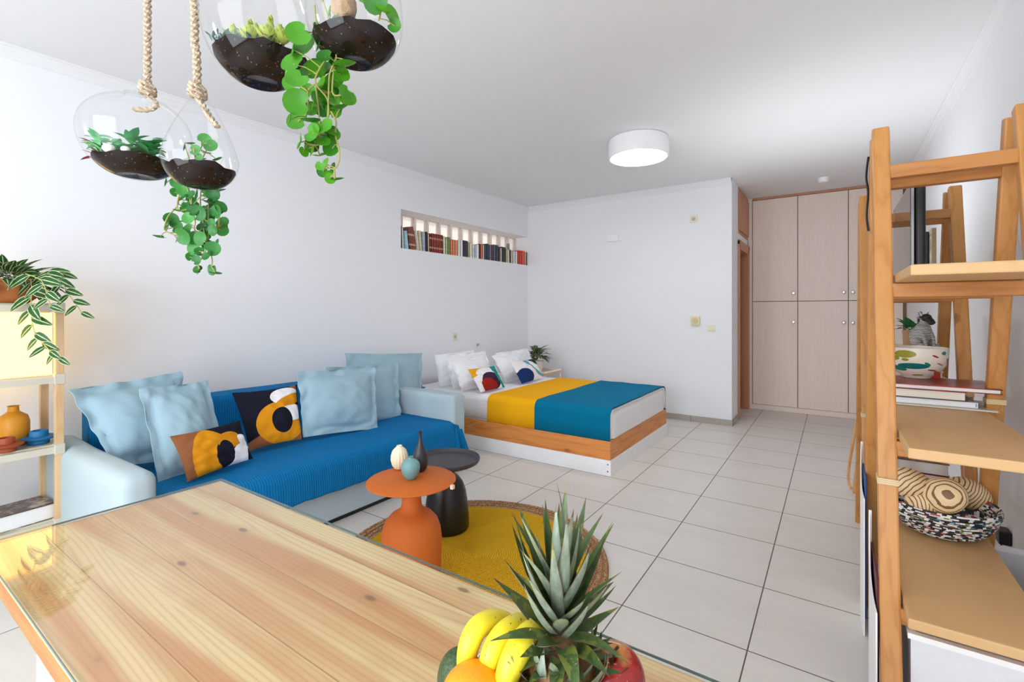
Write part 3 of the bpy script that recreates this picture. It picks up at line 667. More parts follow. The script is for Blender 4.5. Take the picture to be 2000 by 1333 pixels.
def drape(x0, x1, y0, y1, zt, r, zlo, off, endx=None, wav=.006, n=90, m=40, seed=0):
    """cloth lying over the mattress, hanging down at front (y0) and back (y1)"""
    L = [(y0-off, zlo)]; 
    for k in range(9): a = PI/2*k/8; L.append((y0-off+r-r*math.cos(a), zt-r+r*math.sin(a)))
    for k in range(1, 12): L.append((y0-off+r+(y1-y0+2*off-2*r)*k/12, zt))
    for k in range(9): a = PI/2*k/8; L.append((y1+off-r+r*math.sin(a), zt-r+r*math.cos(a)))
    L.append((y1+off, zlo))
    def f(u, v):
        x = x0+(x1-x0)*u; k = v*(len(L)-1); i = min(int(k), len(L)-2); t = k-i; y = L[i][0]*(1-t)+L[i+1][0]*t; z = L[i][1]*(1-t)+L[i+1][1]*t
        w = noise.noise(Vector((x*5+seed, y*5, z*5)))*wav; low = max(0, (zt-r-z)/(zt-zlo))
        y += (-1 if v < .5 else 1)*abs(w)*.8*low + w*.3
        z += w*.6 + (noise.noise(Vector((x*4+seed, 2, 0)))*.014 if low > .8 else 0)
        if endx and u > .999: pass
        return (x, y, z)
    return G().grid(f, n, m)
g = drape(BX0+.0, BX1-.01, BY0+.045, BY1-.045, .506, .07, .285, .012, wav=.005)
# foot end of the coverlet: hangs down inside the end board
def foot(u, v):
    y = BY0+.033+u*(BY1-BY0-.066); r = .06
    e = min(u, 1-u); cr = .07; 
    if v < .25: a = v/.25*PI/2; x = BX1-.07+r*math.sin(a); z = .506-r+r*math.cos(a)
    else: x = BX1-.01; z = .446-(v-.25)/.75*(.17-.0)
    bul = .004*noise.noise(Vector((y*6, z*8, 4)))
    d = max(0, cr-(e*(BY1-BY0-.066)))/cr
    x -= .05*d*d; z2 = z-.02*d*d if v < .3 else z
    return (x+bul, y, z2)
g.grid(foot, 60, 24)
o = ob('bed_coverlet', g, M_quilt, solid=.004); tag(o, 'white waffle coverlet covering the bed under the yellow and teal blankets', 'coverlet')
g = drape(-2.68, -2.13, BY0+.045, BY1-.045, .514, .072, .262, .022, wav=.004, seed=3)
o = ob('bed_runner', g, M_yellow, solid=.004); tag(o, 'mustard yellow blanket laid across the middle of the bed', 'blanket')
g = drape(-2.16, BX1-.012, BY0+.045, BY1-.045, .522, .072, .268, .03, wav=.012, seed=8)
o = ob('bed_runner', g, M_teal, solid=.004); tag(o, 'teal blue blanket laid across the foot of the bed', 'blanket')
# white bed pillows (head at the left wall) and printed cushions
def bp(label, uTL, uTR, uBL, uBR, lean, thick=.13, mat=M_white, zb=.522, pw=.5, grp='white bed pillows', lift=0):
    a = onz(*uBL, zb); b = onz(*uBR, zb)
    TLp = onx(*uTL, max(a.x-lean, -3.66)); TRp = onx(*uTR, max(b.x-lean, -3.62))
    return cushion('pillow' if grp else 'cushion', label, 'pillow' if grp else 'cushion', TLp, TRp, a, b, thick, mat, .03 if grp else 0, grp, pw=pw, pinch=.03)
bp('rearmost white pillow at the near side of the bed, against the wall', (848, 694), (925, 684), (858, 756), (930, 746), .12, .10)
bp('middle white pillow of the near stack at the bed head', (868, 694), (948, 686), (885, 760), (955, 748), .13, .10)
bp('front white pillow behind the red and mustard cushion', (878, 702), (950, 694), (902, 765), (972, 751), .14, .10)
bp('white pillow behind the navy and green cushion, in front of the far pair', (960, 694), (1020, 684), (988, 748), (1040, 738), .14, .12)
bp('rearmost white pillow at the far side of the bed beside the plant', (968, 690), (1030, 680), (985, 741), (1050, 731), .1, .1)
PA = pattern('print_red_teal', WH, [('h', -.5, 1, .62, (232, 164, 30)), (.62, .72, .50, .26, -.1, WH), (.50, .34, .34, .40, 0, (58, 40, 66)), (.38, .16, .26, .36, .3, (158, 38, 28)), (1.08, .5, .34, .9, .2, (30, 146, 142)), (1.34, .42, .42, .8, .2, WH)])
PB = pattern('print_navy_green', WH, [(.22, .20, .30, .42, 0, (24, 52, 110)), (1.25, 1.0, .82, 1.0, .0, (96, 172, 186)), (1.30, 1.08, .74, .95, .0, WH), (.18, .30, .46, .62, 0, WH), (.22, .20, .30, .42, 0, (24, 52, 110)), ('h', 1, .9, 1.5, (18, 70, 54))])
bp('printed cushion with red and purple circle at the near side of the bed', (914, 722), (967, 715), (939, 767), (986, 757), .1, .1, PA, .525, .45, None)
bp('printed cushion with navy circle and green corner at the far side of the bed', (998, 708), (1043, 701), (1019, 750), (1062, 739), .1, .1, PB, .525, .45, None)
# ---------------------------------------------------------------- nightstands
def nightstand(label, x0, x1, y0, y1, h, top):
    r = thing('nightstand', label, 'nightstand', ((x0+x1)/2, (y0+y1)/2, 0))
    for x in (x0+.02, x1-.02):
        for y in (y0+.02, y1-.02): ob('leg', G().box((x-.015, y-.015, 0), (x+.015, y+.015, h-.03)), M_wpaint, r, smooth=False)
    ob('shelf', G().box((x0+.01, y0+.01, .2), (x1-.01, y1-.01, .215)), M_wpaint, r, smooth=False)
    ob('tray_top', G().box((x0, y0, h-.03), (x1, y1, h)), top, r, smooth=False)
    g = G().box((x0, y0, h), (x1, y0+.012, h+.02)); g.box((x0, y1-.012, h), (x1, y1, h+.02)); g.box((x1-.012, y0+.012, h), (x1, y1-.012, h+.02)); g.box((x0, y0+.012, h), (x0+.012, y1-.012, h+.02))
    ob('rim', g, M_wpaint, r, smooth=False); return r
M_tan = plain('#d8b48c', .6, name='tan_tray')
nightstand('white nightstand with tan tray top between the bed and the back wall', -3.45, -2.98, 5.12, 5.56, .52, M_tan)
nightstand('low white nightstand between the sofa arm and the bed', -3.66, -3.25, 3.07, 3.45, .5, M_wpaint)
M_bluec = plain('#0f6a9c', .55, name='blue_ceramic'); M_rust = plain('#9a4420', .6, name='rust_ceramic'); M_amber = plain('#d08a12', .5, name='amber_ceramic')
CH = [(.0, 0), (.045, 0), (.05, .006), (.05, .02), (.075, .028), (.085, .036), (.086, .04), (.07, .042), (.045, .044), (.042, .07), (.038, .074), (.03, .072), (.028, .05), (0, .05)]
pn = onz(832, 762, .53)
o = ob('candle_holder', G().lathe([(a*.8, b*.6) for a, b in CH], (-3.40, 3.37, .521), 28), M_bluec); tag(o, 'small blue ceramic candle holder on the low white nightstand', 'candle holder')
# ---------------------------------------------------------------- leaves
def leafquad(g, uvs, base, direc, up, L, Wd, curl=.3, nseg=5, fold=.15, prof=None):
    d = Vector(direc).normalized(); s = d.cross(Vector(up)).normalized(); 
    if s.length < .1: s = Vector((1, 0, 0))
    nn = s.cross(d).normalized(); vs = []; p = Vector(base)
    for i in range(nseg+1):
        t = i/nseg; w = Wd/2*(prof(t) if prof else math.sin(PI*min(1, t**.75*.97+.03))**.8)
        q = p+d*(L*t)-nn*(curl*L*t*t)
        for j in (-1, 0, 1): vs.append(q+s*(j*w)+nn*(abs(j)*w*fold)); uvs.append((.5+j*.5, t))
    g.add(vs, [(i*3+j, i*3+j+1, (i+1)*3+j+1, (i+1)*3+j) for i in range(nseg) for j in range(2)])
def coin(g, uvs, c, nrm, r, notchdir, cup=.25, k=14):
    """round slightly cupped leaf with a notch at its stalk"""
    n = Vector(nrm).normalized(); a = (Vector(notchdir)-n*Vector(notchdir).dot(n)); a = a.normalized() if a.length > 1e-3 else n.orthogonal().normalized(); b = n.cross(a)
    c = Vector(c); vs = [c]; rv = random.random(); uvs.append((.5, rv))
    for ring, rr in ((1, .55), (2, 1.0)):
        for i in range(k):
            t = 2*PI*i/k; q = rr*r*(1-.45*math.exp(-(min(t, 2*PI-t)/.33)**2)*(rr)); 
            vs.append(c+a*(q*math.cos(t))+b*(q*math.sin(t))+n*(cup*q*q/r+.03*r*math.sin(3*t)*rr)); uvs.append((.5, rv))
    fs = [(0, 1+i, 1+(i+1) % k) for i in range(k)]+[(1+i, 1+k+i, 1+k+(i+1) % k, 1+(i+1) % k) for i in range(k)]
    g.add(vs, fs)
def smoothpath(P, n=6):
    P = [Vector(p) for p in P]; out = []
    for i in range(len(P)-1):
        p0 = P[max(i-1, 0)]; p1 = P[i]; p2 = P[i+1]; p3 = P[min(i+2, len(P)-1)]
        for k in range(n):
            t = k/n; out.append(.5*((2*p1)+(p2-p0)*t+(2*p0-5*p1+4*p2-p3)*t*t+(3*p1-p0-3*p2+p3)*t**3))
    out.append(P[-1]); return out
# potted plant on far nightstand
pp = thing('potted_plant', 'small striped-leaf plant in a white pot on the far nightstand beside the bed', 'plant', (-3.2, 5.33, .52))
ob('pot', G().lathe([(0, 0), (.05, 0), (.07, .1), (.072, .13), (.064, .13), (.06, .11), (0, .1)], (-3.2, 5.33, .521), 28), plain('#f0ece8', .5), pp)
g = G(); uvs = []
for k in range(64):
    a = random.uniform(0, 2*PI); el = random.uniform(.1, 1.3); d = Vector((math.cos(a)*math.cos(el), math.sin(a)*math.cos(el), math.sin(el)))
    b0 = Vector((-3.23, 5.33, .68)); b = b0+d*random.uniform(.02, .11)
    leafquad(g, uvs, b, (d+Vector((0, 0, -.1))), (0, 0, 1), random.uniform(.10, .16), .06, .6)
ob('leaves', g, leafmat('cream_veined_leaf', (70, 104, 58), (44, 76, 44), (196, 200, 160)), pp, uv=uvs)
# ---------------------------------------------------------------- rug and side tables
def rugmat():
    t = NT('braided_rug'); o = t.obj(); x, y, z = t.xyz(o)
    r = t.math('SQRT', t.math('ADD', t.math('MULTIPLY', x, x), t.math('MULTIPLY', y, y))); th = t.math('ARCTAN2', y, x)
    n1 = t.noise(o, 34, 3); n3 = t.noise(o, 5, 3)
    ph = t.math('ADD', t.math('MULTIPLY', r, 2*PI/.0125), th)
    s = t.math('MULTIPLY_ADD', t.math('SINE', t.math('ADD', ph, t.math('MULTIPLY', n1, 1.5))), .5, .5)
    br = t.math('MULTIPLY_ADD', t.math('SINE', t.math('ADD', t.math('MULTIPLY', t.math('MULTIPLY', th, r), 520), t.math('MULTIPLY', ph, 1.0))), .5, .5)
    yl = t.mix(s, lin((222, 162, 22)), lin((255, 210, 60))); yl = t.mix(t.math('MULTIPLY', br, .3), yl, lin((230, 170, 24)))
    yl = t.mix(t.math('MULTIPLY', n3, .35), yl, lin((236, 176, 24)))
    ph2 = t.math('MULTIPLY', r, 2*PI/.03); s2 = t.math('MULTIPLY_ADD', t.math('SINE', ph2), .5, .5)
    vo = t.noise(o, 150, 2)
    ju = t.mix(s2, lin((176, 132, 94)), lin((228, 190, 148))); ju = t.mix(t.ramp(vo, [(.42, (0,0,0,1)), (.6, (1,1,1,1))]), ju, lin((150, 100, 66)))
    edge = t.math('GREATER_THAN', r, .602); sp = t.math('LESS_THAN', t.noise(o, 70, 1), .33)
    yl = t.mix(t.math('MULTIPLY', sp, .35), yl, lin((160, 110, 30)))
    t.set(Base__Color=t.mix(edge, yl, ju), Roughness=.95); t.b.inputs['Specular IOR Level'].default_value = .1
    t.bump(t.math('ADD', t.math('ADD', s, t.math('MULTIPLY', br, .6)), vo), .9, .006); return t.m
rp = [(0.0, .012)]+[(.0125*i*.5, .012+(.0014 if i % 2 else 0)) for i in range(1, 97)]+[(.61, .013)]
for k in range(5):
    for q in range(5): rp.append((.612+.02*k+.02*(q+.5)/5, .012+.006*math.sin(PI*(q+.5)/5)))
rp += [(.712, .006), (.712, .0)]
def rugfn(t): return 1+.004*math.sin(5*t)+.003*math.sin(9*t+1)
g = G(); nn_ = 120; vs = []
for r_, z in rp:
    for k in range(nn_): t = 2*PI*k/nn_; q = r_*rugfn(t); vs.append((-1.59+q*math.cos(t), 1.965+q*math.sin(t), z+.0005))
g.add(vs, [(i*nn_+k, i*nn_+(k+1) % nn_, (i+1)*nn_+(k+1) % nn_, (i+1)*nn_+k) for i in range(len(rp)-1) for k in range(nn_)])
o = ob('round_rug', g, rugmat(), org=(-1.59, 1.965, 0)); tag(o, 'round braided mustard rug with a jute border on the tiles', 'rug')
def matte(name, col, rough, b=.1):
    t = NT(name); o = t.obj(); n1 = t.noise(o, 300, 2); t.set(Base__Color=lin(col), Roughness=rough); t.bump(n1, b, .001); return t.m
M_orange = matte('terracotta_powder_coat', (200, 100, 24), .7, .25); M_blk = matte('satin_black', (20, 20, 23), .33, .03); M_tray = matte('black_tray', (62, 60, 66), .5, .05)
ct = thing('side_table', 'orange bottle-shaped metal side table carrying three small vases', 'side table', (-1.66, 1.6, .012))
c0 = (-1.66, 1.6, .018)
ob('base', G().lathe([(0, 0), (.125, 0), (.13, .008), (.137, .06), (.142, .14), (.142, .2), (.136, .25), (.122, .29), (.098, .318), (.07, .335), (.052, .35), (.046, .37), (.045, .40), (.048, .46), (.052, .478), (0, .478)], c0, 56), M_orange, ct)
ob('tabletop', G().lathe([(0, .474), (.205, .474), (.209, .477), (.209, .480), (.205, .483), (0, .483)], c0, 80), M_orange, ct)
ob('clip', G().box((-1.445, 1.63, .49), (-1.43, 1.645, .508)), plain('#e8c8b0', .5), ct, smooth=False)
bt = thing('side_table', 'black dome-footed side table with a raised-rim tray top', 'side table', (-1.905, 2.12, .012))
c1 = (-1.905, 2.12, .018)
ob('base', G().lathe([(0, 0), (.128, 0), (.132, .01), (.13, .08), (.122, .16), (.112, .22), (.096, .265), (.07, .3), (.045, .32), (.035, .34), (.035, .385), (0, .385)], c1, 56), M_blk, bt)
ob('tray_top', G().lathe([(0, .383), (.18, .383), (.19, .388), (.197, .402), (.196, .412), (.191, .411), (.186, .398), (.178, .391), (0, .391)], c1, 80), M_tray, bt)
zt = .5015
def ribbedvase():
    g = G(); pr = [(.012, 0), (.024, .003), (.036, .02), (.042, .045), (.041, .07), (.033, .095), (.02, .108), (.014, .112), (.014, .118), (.010, .118), (.010, .11), (0, .10)]
    n = 48; vs = []
    for r, z in pr:
        for k in range(n): t = 2*PI*k/n; q = r*(1+.035*math.cos(16*t)*(1 if r > .015 else 0)); vs.append((-1.822+q*math.cos(t), 1.672+q*math.sin(t), zt+z))
    g.add(vs, [(i*n+k, i*n+(k+1) % n, (i+1)*n+(k+1) % n, (i+1)*n+k) for i in range(len(pr)-1) for k in range(n)]); g.add([(-1.822, 1.672, zt+.0002)]+[vs[k] for k in range(n)], [(0, 1+(k+1) % n, 1+k) for k in range(n)]); return g
o = ob('vase', ribbedvase(), plain('#f3e4c4', .55, name='cream_ceramic')); tag(o, 'small ribbed cream egg-shaped vase on the orange table', 'vase')
o = ob('vase', G().lathe([(0, 0), (.02, 0), (.026, .006), (.040, .03), (.045, .055), (.042, .075), (.03, .09), (.014, .097), (.011, .102), (.013, .107), (.008, .107), (.008, .095), (0, .09)], (-1.665, 1.598, zt), 40), plain('#6f9c9c', .45, name='teal_ceramic')); tag(o, 'round grey-teal vase, frontmost of the three on the orange table', 'vase')
o = ob('vase', G().lathe([(0, 0), (.022, 0), (.03, .008), (.039, .035), (.04, .055), (.034, .085), (.022, .115), (.012, .14), (.0085, .165), (.008, .19), (.011, .198), (.007, .198), (.005, .16), (0, .15)], (-1.712, 1.708, zt), 40), plain('#2e2e33', .38, name='charcoal_ceramic')); tag(o, 'tall dark bottle vase with a thin neck on the orange table', 'vase')
# ---------------------------------------------------------------- dining table with glass sheet
TX0, TX1, TY0, TY1, TZ = -2.0, .2, .264, .908, .64
tb = thing('dining_table', 'pine plank table with white legs in the foreground', 'table', ((TX0+TX1)/2, (TY0+TY1)/2, 0))
ob('tabletop', G().box((TX0+.004, TY0+.004, TZ-.024), (TX1-.004, TY1-.004, TZ-.007)), M_table, tb, smooth=False, bevel=.003)
g = G().box((TX0+.005, TY0+.005, TZ-.072), (TX1-.005, TY0+.03, TZ-.0245)); g.box((TX0+.005, TY1-.03, TZ-.072), (TX1-.005, TY1-.005, TZ-.0245)); g.box((TX0+.005, TY0+.03, TZ-.072), (TX0+.03, TY1-.03, TZ-.0245)); g.box((TX1-.03, TY0+.03, TZ-.072), (TX1-.005, TY1-.03, TZ-.0245))
ob('edge_board', g, M_rail, tb, smooth=False, bevel=.003)
ob('apron', G().box((TX0+.3, TY0+.16, TZ-.12), (TX1-.3, TY1-.16, TZ-.071)), M_wpaint, tb, smooth=False)
for x in (TX0+.24, TX1-.2):
    for y in (TY0+.10, TY1-.10): ob('leg', G().beam((x, y, 0), (x, y, TZ-.071), .045, .045), M_wpaint, tb, smooth=False)
gs = thing('glass_sheet', 'clear glass sheet covering the pine table top', 'glass', ((TX0+TX1)/2, (TY0+TY1)/2, TZ-.006))
ob('sheet', G().box((TX0+.0015, TY0+.0015, TZ-.006), (TX1-.0015, TY1-.0015, TZ)), M_pane, gs, smooth=False)
g = G()
for a, b in (((TX0, TY0), (TX1, TY0+.0015)), ((TX0, TY1-.0015), (TX1, TY1)), ((TX0, TY0), (TX0+.0015, TY1)), ((TX1-.0015, TY0), (TX1, TY1))): g.box((a[0], a[1], TZ-.0055), (b[0], b[1], TZ-.0002))
ob('polished_edge', g, M_gedge, gs, smooth=False)
# ---------------------------------------------------------------- left rack with light box
M_conn = plain('#c9c3b4', .6, name='connector'); M_rack = wood('rack_wood', (222, 190, 148), (198, 150, 98), 2, rough=.5, ring=14)
M_bar = plain('#cbc4b2', .55, name='rack_bar')
RX0, RX1, RY0, RY1 = -3.70, -3.345, .03, .725
RX0 = -3.63
rk = thing('shelf_rack', 'slim wooden rack with grey connectors beside the sofa, a light box in its top bay', 'shelf', ((RX0+RX1)/2, (RY0+RY1)/2, 0))
LV = [.03, .205, .592, .955, 1.325]
for x in (RX0, RX1):
    for y in (RY0, RY1): ob('post', G().box((x-.017, y-.017, 0), (x+.017, y+.017, 1.325)), M_rack, rk, smooth=False, bevel=.002)
for z in LV:
    for x in (RX0, RX1):
        for y in (RY0, RY1): ob('connector', G().box((x-.021, y-.021, z-.035), (x+.021, y+.021, z+.018)), M_conn, rk, smooth=False, bevel=.003)
for z in LV:
    g = G()
    for x in (RX0, RX1): g.box((x-.014, RY0+.02, z-.028), (x+.014, RY1-.02, z+.006))
    for y in (RY0, RY1): g.box((RX0+.02, y-.012, z-.026), (RX1-.02, y+.012, z+.004))
    ob('crossbar', g, M_bar, rk, smooth=False)
for z in LV: ob('shelf_board', G().box((RX0+.012, RY0+.012, z+.004), (RX1-.012, RY1-.012, z+.014)), M_bar, rk, smooth=False)
lb = thing('light_box', 'glowing warm paper light box filling the top bay of the shelf rack', 'lamp', ((RX0+RX1)/2, (RY0+RY1)/2, .97))
ob('shade', G().box((RX0+.02, RY0+.03, .972), (RX1-.022, RY1-.022, 1.290)), emit('paper_shade', (1.0, .62, .15, 1), 2.5, (.35, .28, .16, 1)), lb, smooth=False)
c = Vector((RX1-.09, .40, LV[3]))
# vases, holders, book on the rack
o = ob('vase', G().lathe([(0, 0), (.05, 0), (.058, .01), (.062, .05), (.062, .12), (.054, .15), (.03, .168), (.022, .176), (.021, .2), (.026, .203), (.019, .203), (.017, .17), (0, .16)], (-3.515, onx(26, 840, -3.515).y, LV[2]+.0145), 40), M_amber); tag(o, 'amber orange bottle vase on the shelf rack below the light box', 'vase')
o = ob('candle_holder', G().lathe([(a*.85, b*.95) for a, b in CH], (-3.44, onx(76, 850, -3.44).y, LV[2]+.0145), 40), M_bluec); tag(o, 'blue flanged candle holder on the shelf rack right of the amber vase', 'candle holder')
o = ob('candle_holder', G().lathe([(a*.75, b*.95) for a, b in CH], (-3.375, onx(12, 870, -3.375).y, LV[2]+.0145), 40), M_rust); tag(o, 'rust red flanged candle holder on the shelf rack in front of the amber vase', 'candle holder')
def photo_cover(name, c1, c2, c3, scale=9, rough=.3):
    t = NT(name); o = t.obj(); n1 = t.noise(o, scale, 4, .6, .8)
    t.set(Base__Color=t.ramp(n1, [(.35, lin(c1)), (.5, lin(c2)), (.62, lin(c3))]), Roughness=rough); return t.m
M_cv1 = photo_cover('sepia_cover', '#2c1c18', '#5a3a30', '#b8a496', 14); M_cv2 = photo_cover('red_cover', '#2e0e0c', '#8a221a', '#a83a22', 7); M_cv3 = photo_cover('dark_red_cover', '#240c0a', '#5a140e', '#8a5a30', 10)
def flatbook(name, label, cat, c, w, l, h, rot, cov, spine=None, group=None, soft=False, spine_side=-1, pages=None):
    """book lying flat; w along local x, l along local y; spine on -x"""
    c = Vector(c); r = thing(name, label, cat, c, group); cr, sr = math.cos(rot), math.sin(rot)
    def B(g, a, b):
        n = len(g.v); g.box(a, b)
        for k in range(n, len(g.v)): p = g.v[k]; g.v[k] = (c.x+p[0]*cr-p[1]*sr, c.y+p[0]*sr+p[1]*cr, c.z+p[2])
        return g
    t = .0012 if soft else .003
    g = B(G(), (-w/2, -l/2, 0), (w/2, l/2, t)); B(g, (-w/2, -l/2, h-t), (w/2, l/2, h)); s = spine_side
    B(g, (min(s*w/2, s*(w/2-t)), -l/2, t), (max(s*w/2, s*(w/2-t)), l/2, h-t)); ob('cover', g, cov, r, smooth=False)
    ob('pages', B(G(), (-w/2+.005, -l/2+.005, t), (w/2-.005, l/2-.005, h-t)), pages or M_pages, r, smooth=False); return r
M_wp = plain('#eceae8', .7, name='white_pages')
flatbook('book', 'thick book with a dark photo cover lying on the lower rack shelf', 'book', (-3.455, onx(28, 1000, -3.455).y, LV[1]+.0145), .2, .26, .078, .12, M_cv1, pages=M_wp, spine_side=-1)
flatbook('book', 'white and blue book lying on the bottom of the shelf rack', 'book', (-3.46, .36, LV[0]+.0145), .2, .28, .04, .1, plain('#1c4a86', .4, name='blue_cover'), pages=M_wp)
# variegated trailing plant
tp = thing('potted_plant', 'trailing striped plant in a terracotta bowl on top of the shelf rack', 'plant', (-3.47, .55, LV[4]+.014))
ob('pot', G().lathe([(0, 0), (.08, 0), (.115, .03), (.135, .10), (.142, .105), (.142, .118), (.13, .118), (.125, .1), (0, .1)], (-3.46, .55, LV[4]+.0145), 40), matte('terracotta_wood', (186, 110, 56), .7), tp)
g = G(); uvs = []; gst = G()
top = Vector((-3.46, .55, LV[4]+.12))
for k in range(130):
    a = random.uniform(0, 2*PI); el = random.uniform(-.4, 1.25); d = Vector((math.cos(a)*math.cos(el), math.sin(a)*math.cos(el), math.sin(el)))
    b = top+Vector((d.x*.12, d.y*.14, d.z*.06)); leafquad(g, uvs, b, d+Vector((0, 0, .0)), (0, 0, 1), random.uniform(.08, .12), .042, .5)
vines_px = [[(60, 545, 2.36), (62, 570, 2.33), (60, 600, 2.31), (62, 625, 2.30), (70, 655, 2.28), (85, 672, 2.27), (100, 688, 2.25), (118, 700, 2.25)],
            [(75, 540, 2.44), (95, 535, 2.42), (115, 548, 2.41), (130, 570, 2.40), (145, 590, 2.40), (160, 612, 2.40)],
            [(50, 535, 2.31), (80, 548, 2.31), (92, 575, 2.29), (98, 600, 2.27)], [(70, 535, 2.44), (100, 530, 2.46), (125, 535, 2.46)]]
for vp in vines_px:
    P = smoothpath([at(*p) for p in vp]); gst.tube(P, .0022, 6)
    m = len(P); st = 3
    for i in range(2, m, st):
        d = (P[min(i+1, m-1)]-P[i-1]).normalized(); sd = (1 if (i//st) % 2 else -1)
        side = rt*sd*.9+Vector((random.uniform(-.2, .2),)*3)+d*.5-UP*.15+fw*random.uniform(-.4, .1)
        L = .12*(1-.45*i/m); leafquad(g, uvs, P[i], side, -fw+UP*.4, L, L*.45, .25)
ob('leaves', g, M_striped, tp, uv=uvs); ob('stems', gst, plain('#b4b060', .6, name='plant_stem'), tp)
# ---------------------------------------------------------------- hanging glass terrariums
def wobglobe(c, prof, n=56, tilt=(0, 0), ell=1.0, hole=None):
    """blown globe; prof (r,z); hole = (direction, cos of half angle)"""
    g = G(); vs = []; c = Vector(c); hd = Vector(hole[0]).normalized() if hole else None
    M = Matrix.Rotation(tilt[0], 3, 'X') @ Matrix.Rotation(tilt[1], 3, 'Y')
    for r, z in prof:
        for k in range(n): t = 2*PI*k/n; vs.append(M @ Vector((r*math.cos(t)*ell, r*math.sin(t), z)))
    fs = []
    for i in range(len(prof)-1):
        for k in range(n):
            f = (i*n+k, i*n+(k+1) % n, (i+1)*n+(k+1) % n, (i+1)*n+k)
            if hd is not None:
                m = sum((vs[q] for q in f), Vector())/4; m = m-Vector((0, 0, prof[len(prof)//2][1]))
                if m.length > 0 and m.normalized().dot(hd) > hole[1]: continue
            fs.append(f)
    g.add([c+p for p in vs], fs); return g, M
def dome(R, H0, H1, top, k=22, neck=.012):
    """profile from flat base to pinched top"""
    P = [(.001, -H0+.004), (R*.25, -H0+.001), (R*.32, -H0)]
    for i in range(k+1):
        a = -PI/2*.80+(PI/2*.80)*i/k; P.append((R*math.cos(a)**.9, H0*math.sin(a)/math.sin(PI/2*.80)))
    for i in range(1, k+1):
        t = i/k
        if top == 'tear': r = R*(1-t)**.85*(1+.35*t*(1-t))+neck*t; P.append((r, H1*t**1.0*(.55+.45*t) if False else H1*t))
        else: a = PI/2*t*.93; P.append((max(neck, R*math.cos(a)), H1*math.sin(a)))
    P += [(neck, H1*1.02), (neck*1.1, H1*1.08), (.001, H1*1.1)]
    return P
def soilmass(c, R, H0, zt, n=40, ell=1.0, M=None):
    k = 12; P = []
    a0 = -PI/2*.80
    for i in range(k+1):
        z = -H0+(zt+H0)*i/k; a = math.asin(max(-1, min(1, z/H0*math.sin(PI/2*.80)))); P.append((R*math.cos(a)**.9*.965, max(z, -H0+.004)))
    P = [(.001, -H0+.005)]+P; m = 8
    for i in range(1, m+1): P.append((P[k+1][0]*(1-i/m)+.0005, zt))
    vs = []; c = Vector(c)
    for j, (r, z) in enumerate(P):
        for q in range(n):
            t = 2*PI*q/n; p = Vector((r*math.cos(t)*ell, r*math.sin(t), z))
            if j > k: p.z += .010*noise.noise(p*40)+.012*(1-r/R)
            if M is not None: p = M @ p
            vs.append(c+p)
    fs = [(i*n+q, i*n+(q+1) % n, (i+1)*n+(q+1) % n, (i+1)*n+q) for i in range(len(P)-1) for q in range(n)]
    return G().add(vs, fs)
def rope(r, pts, rad=.006, knot=None, tail=None):
    g = G(); P = smoothpath(pts, 5); m = len(P)
    # two strands twisted round each other
    for s in (0, PI):
        Q = []
        for i, p in enumerate(P):
            a = i*.9+s; Q.append(p+Vector((math.cos(a), math.sin(a), 0))*rad*.55)
        g.tube(Q, rad*.72, 8)
    return g
def twist(P, rad, turns=26, per=10):
    """one rope made of two twisted strands along P"""
    P = smoothpath(P, 1) if len(P) < 3 else smoothpath(P, 4)
    # resample
    L = [0]
    for i in range(1, len(P)): L.append(L[-1]+(P[i]-P[i-1]).length)
    N = max(12, int(L[-1]/.006)); out = []
    for k in range(N+1):
        d = L[-1]*k/N; i = 1
        while i < len(P)-1 and L[i] < d: i += 1
        t = (d-L[i-1])/max(1e-6, L[i]-L[i-1]); out.append((P[i-1].lerp(P[i], min(1, t)), d))
    g = G()
    for s in (0, PI):
        Q = []
        for k, (p, d) in enumerate(out):
            dr = (out[min(k+1, N)][0]-out[max(k-1, 0)][0]).normalized(); a = dr.orthogonal() if abs(dr.z) < .7 else dr.cross(Vector((0, 1, 0)))
            a.normalize(); b = dr.cross(a); an = d*230+s; Q.append(p+(a*math.cos(an)+b*math.sin(an))*rad*.42)
        g.tube(Q, rad*.66, 7)
    return g
def merge(*gs):
    g = G()
    for q in gs: g.add(q.v, q.f)
    return g
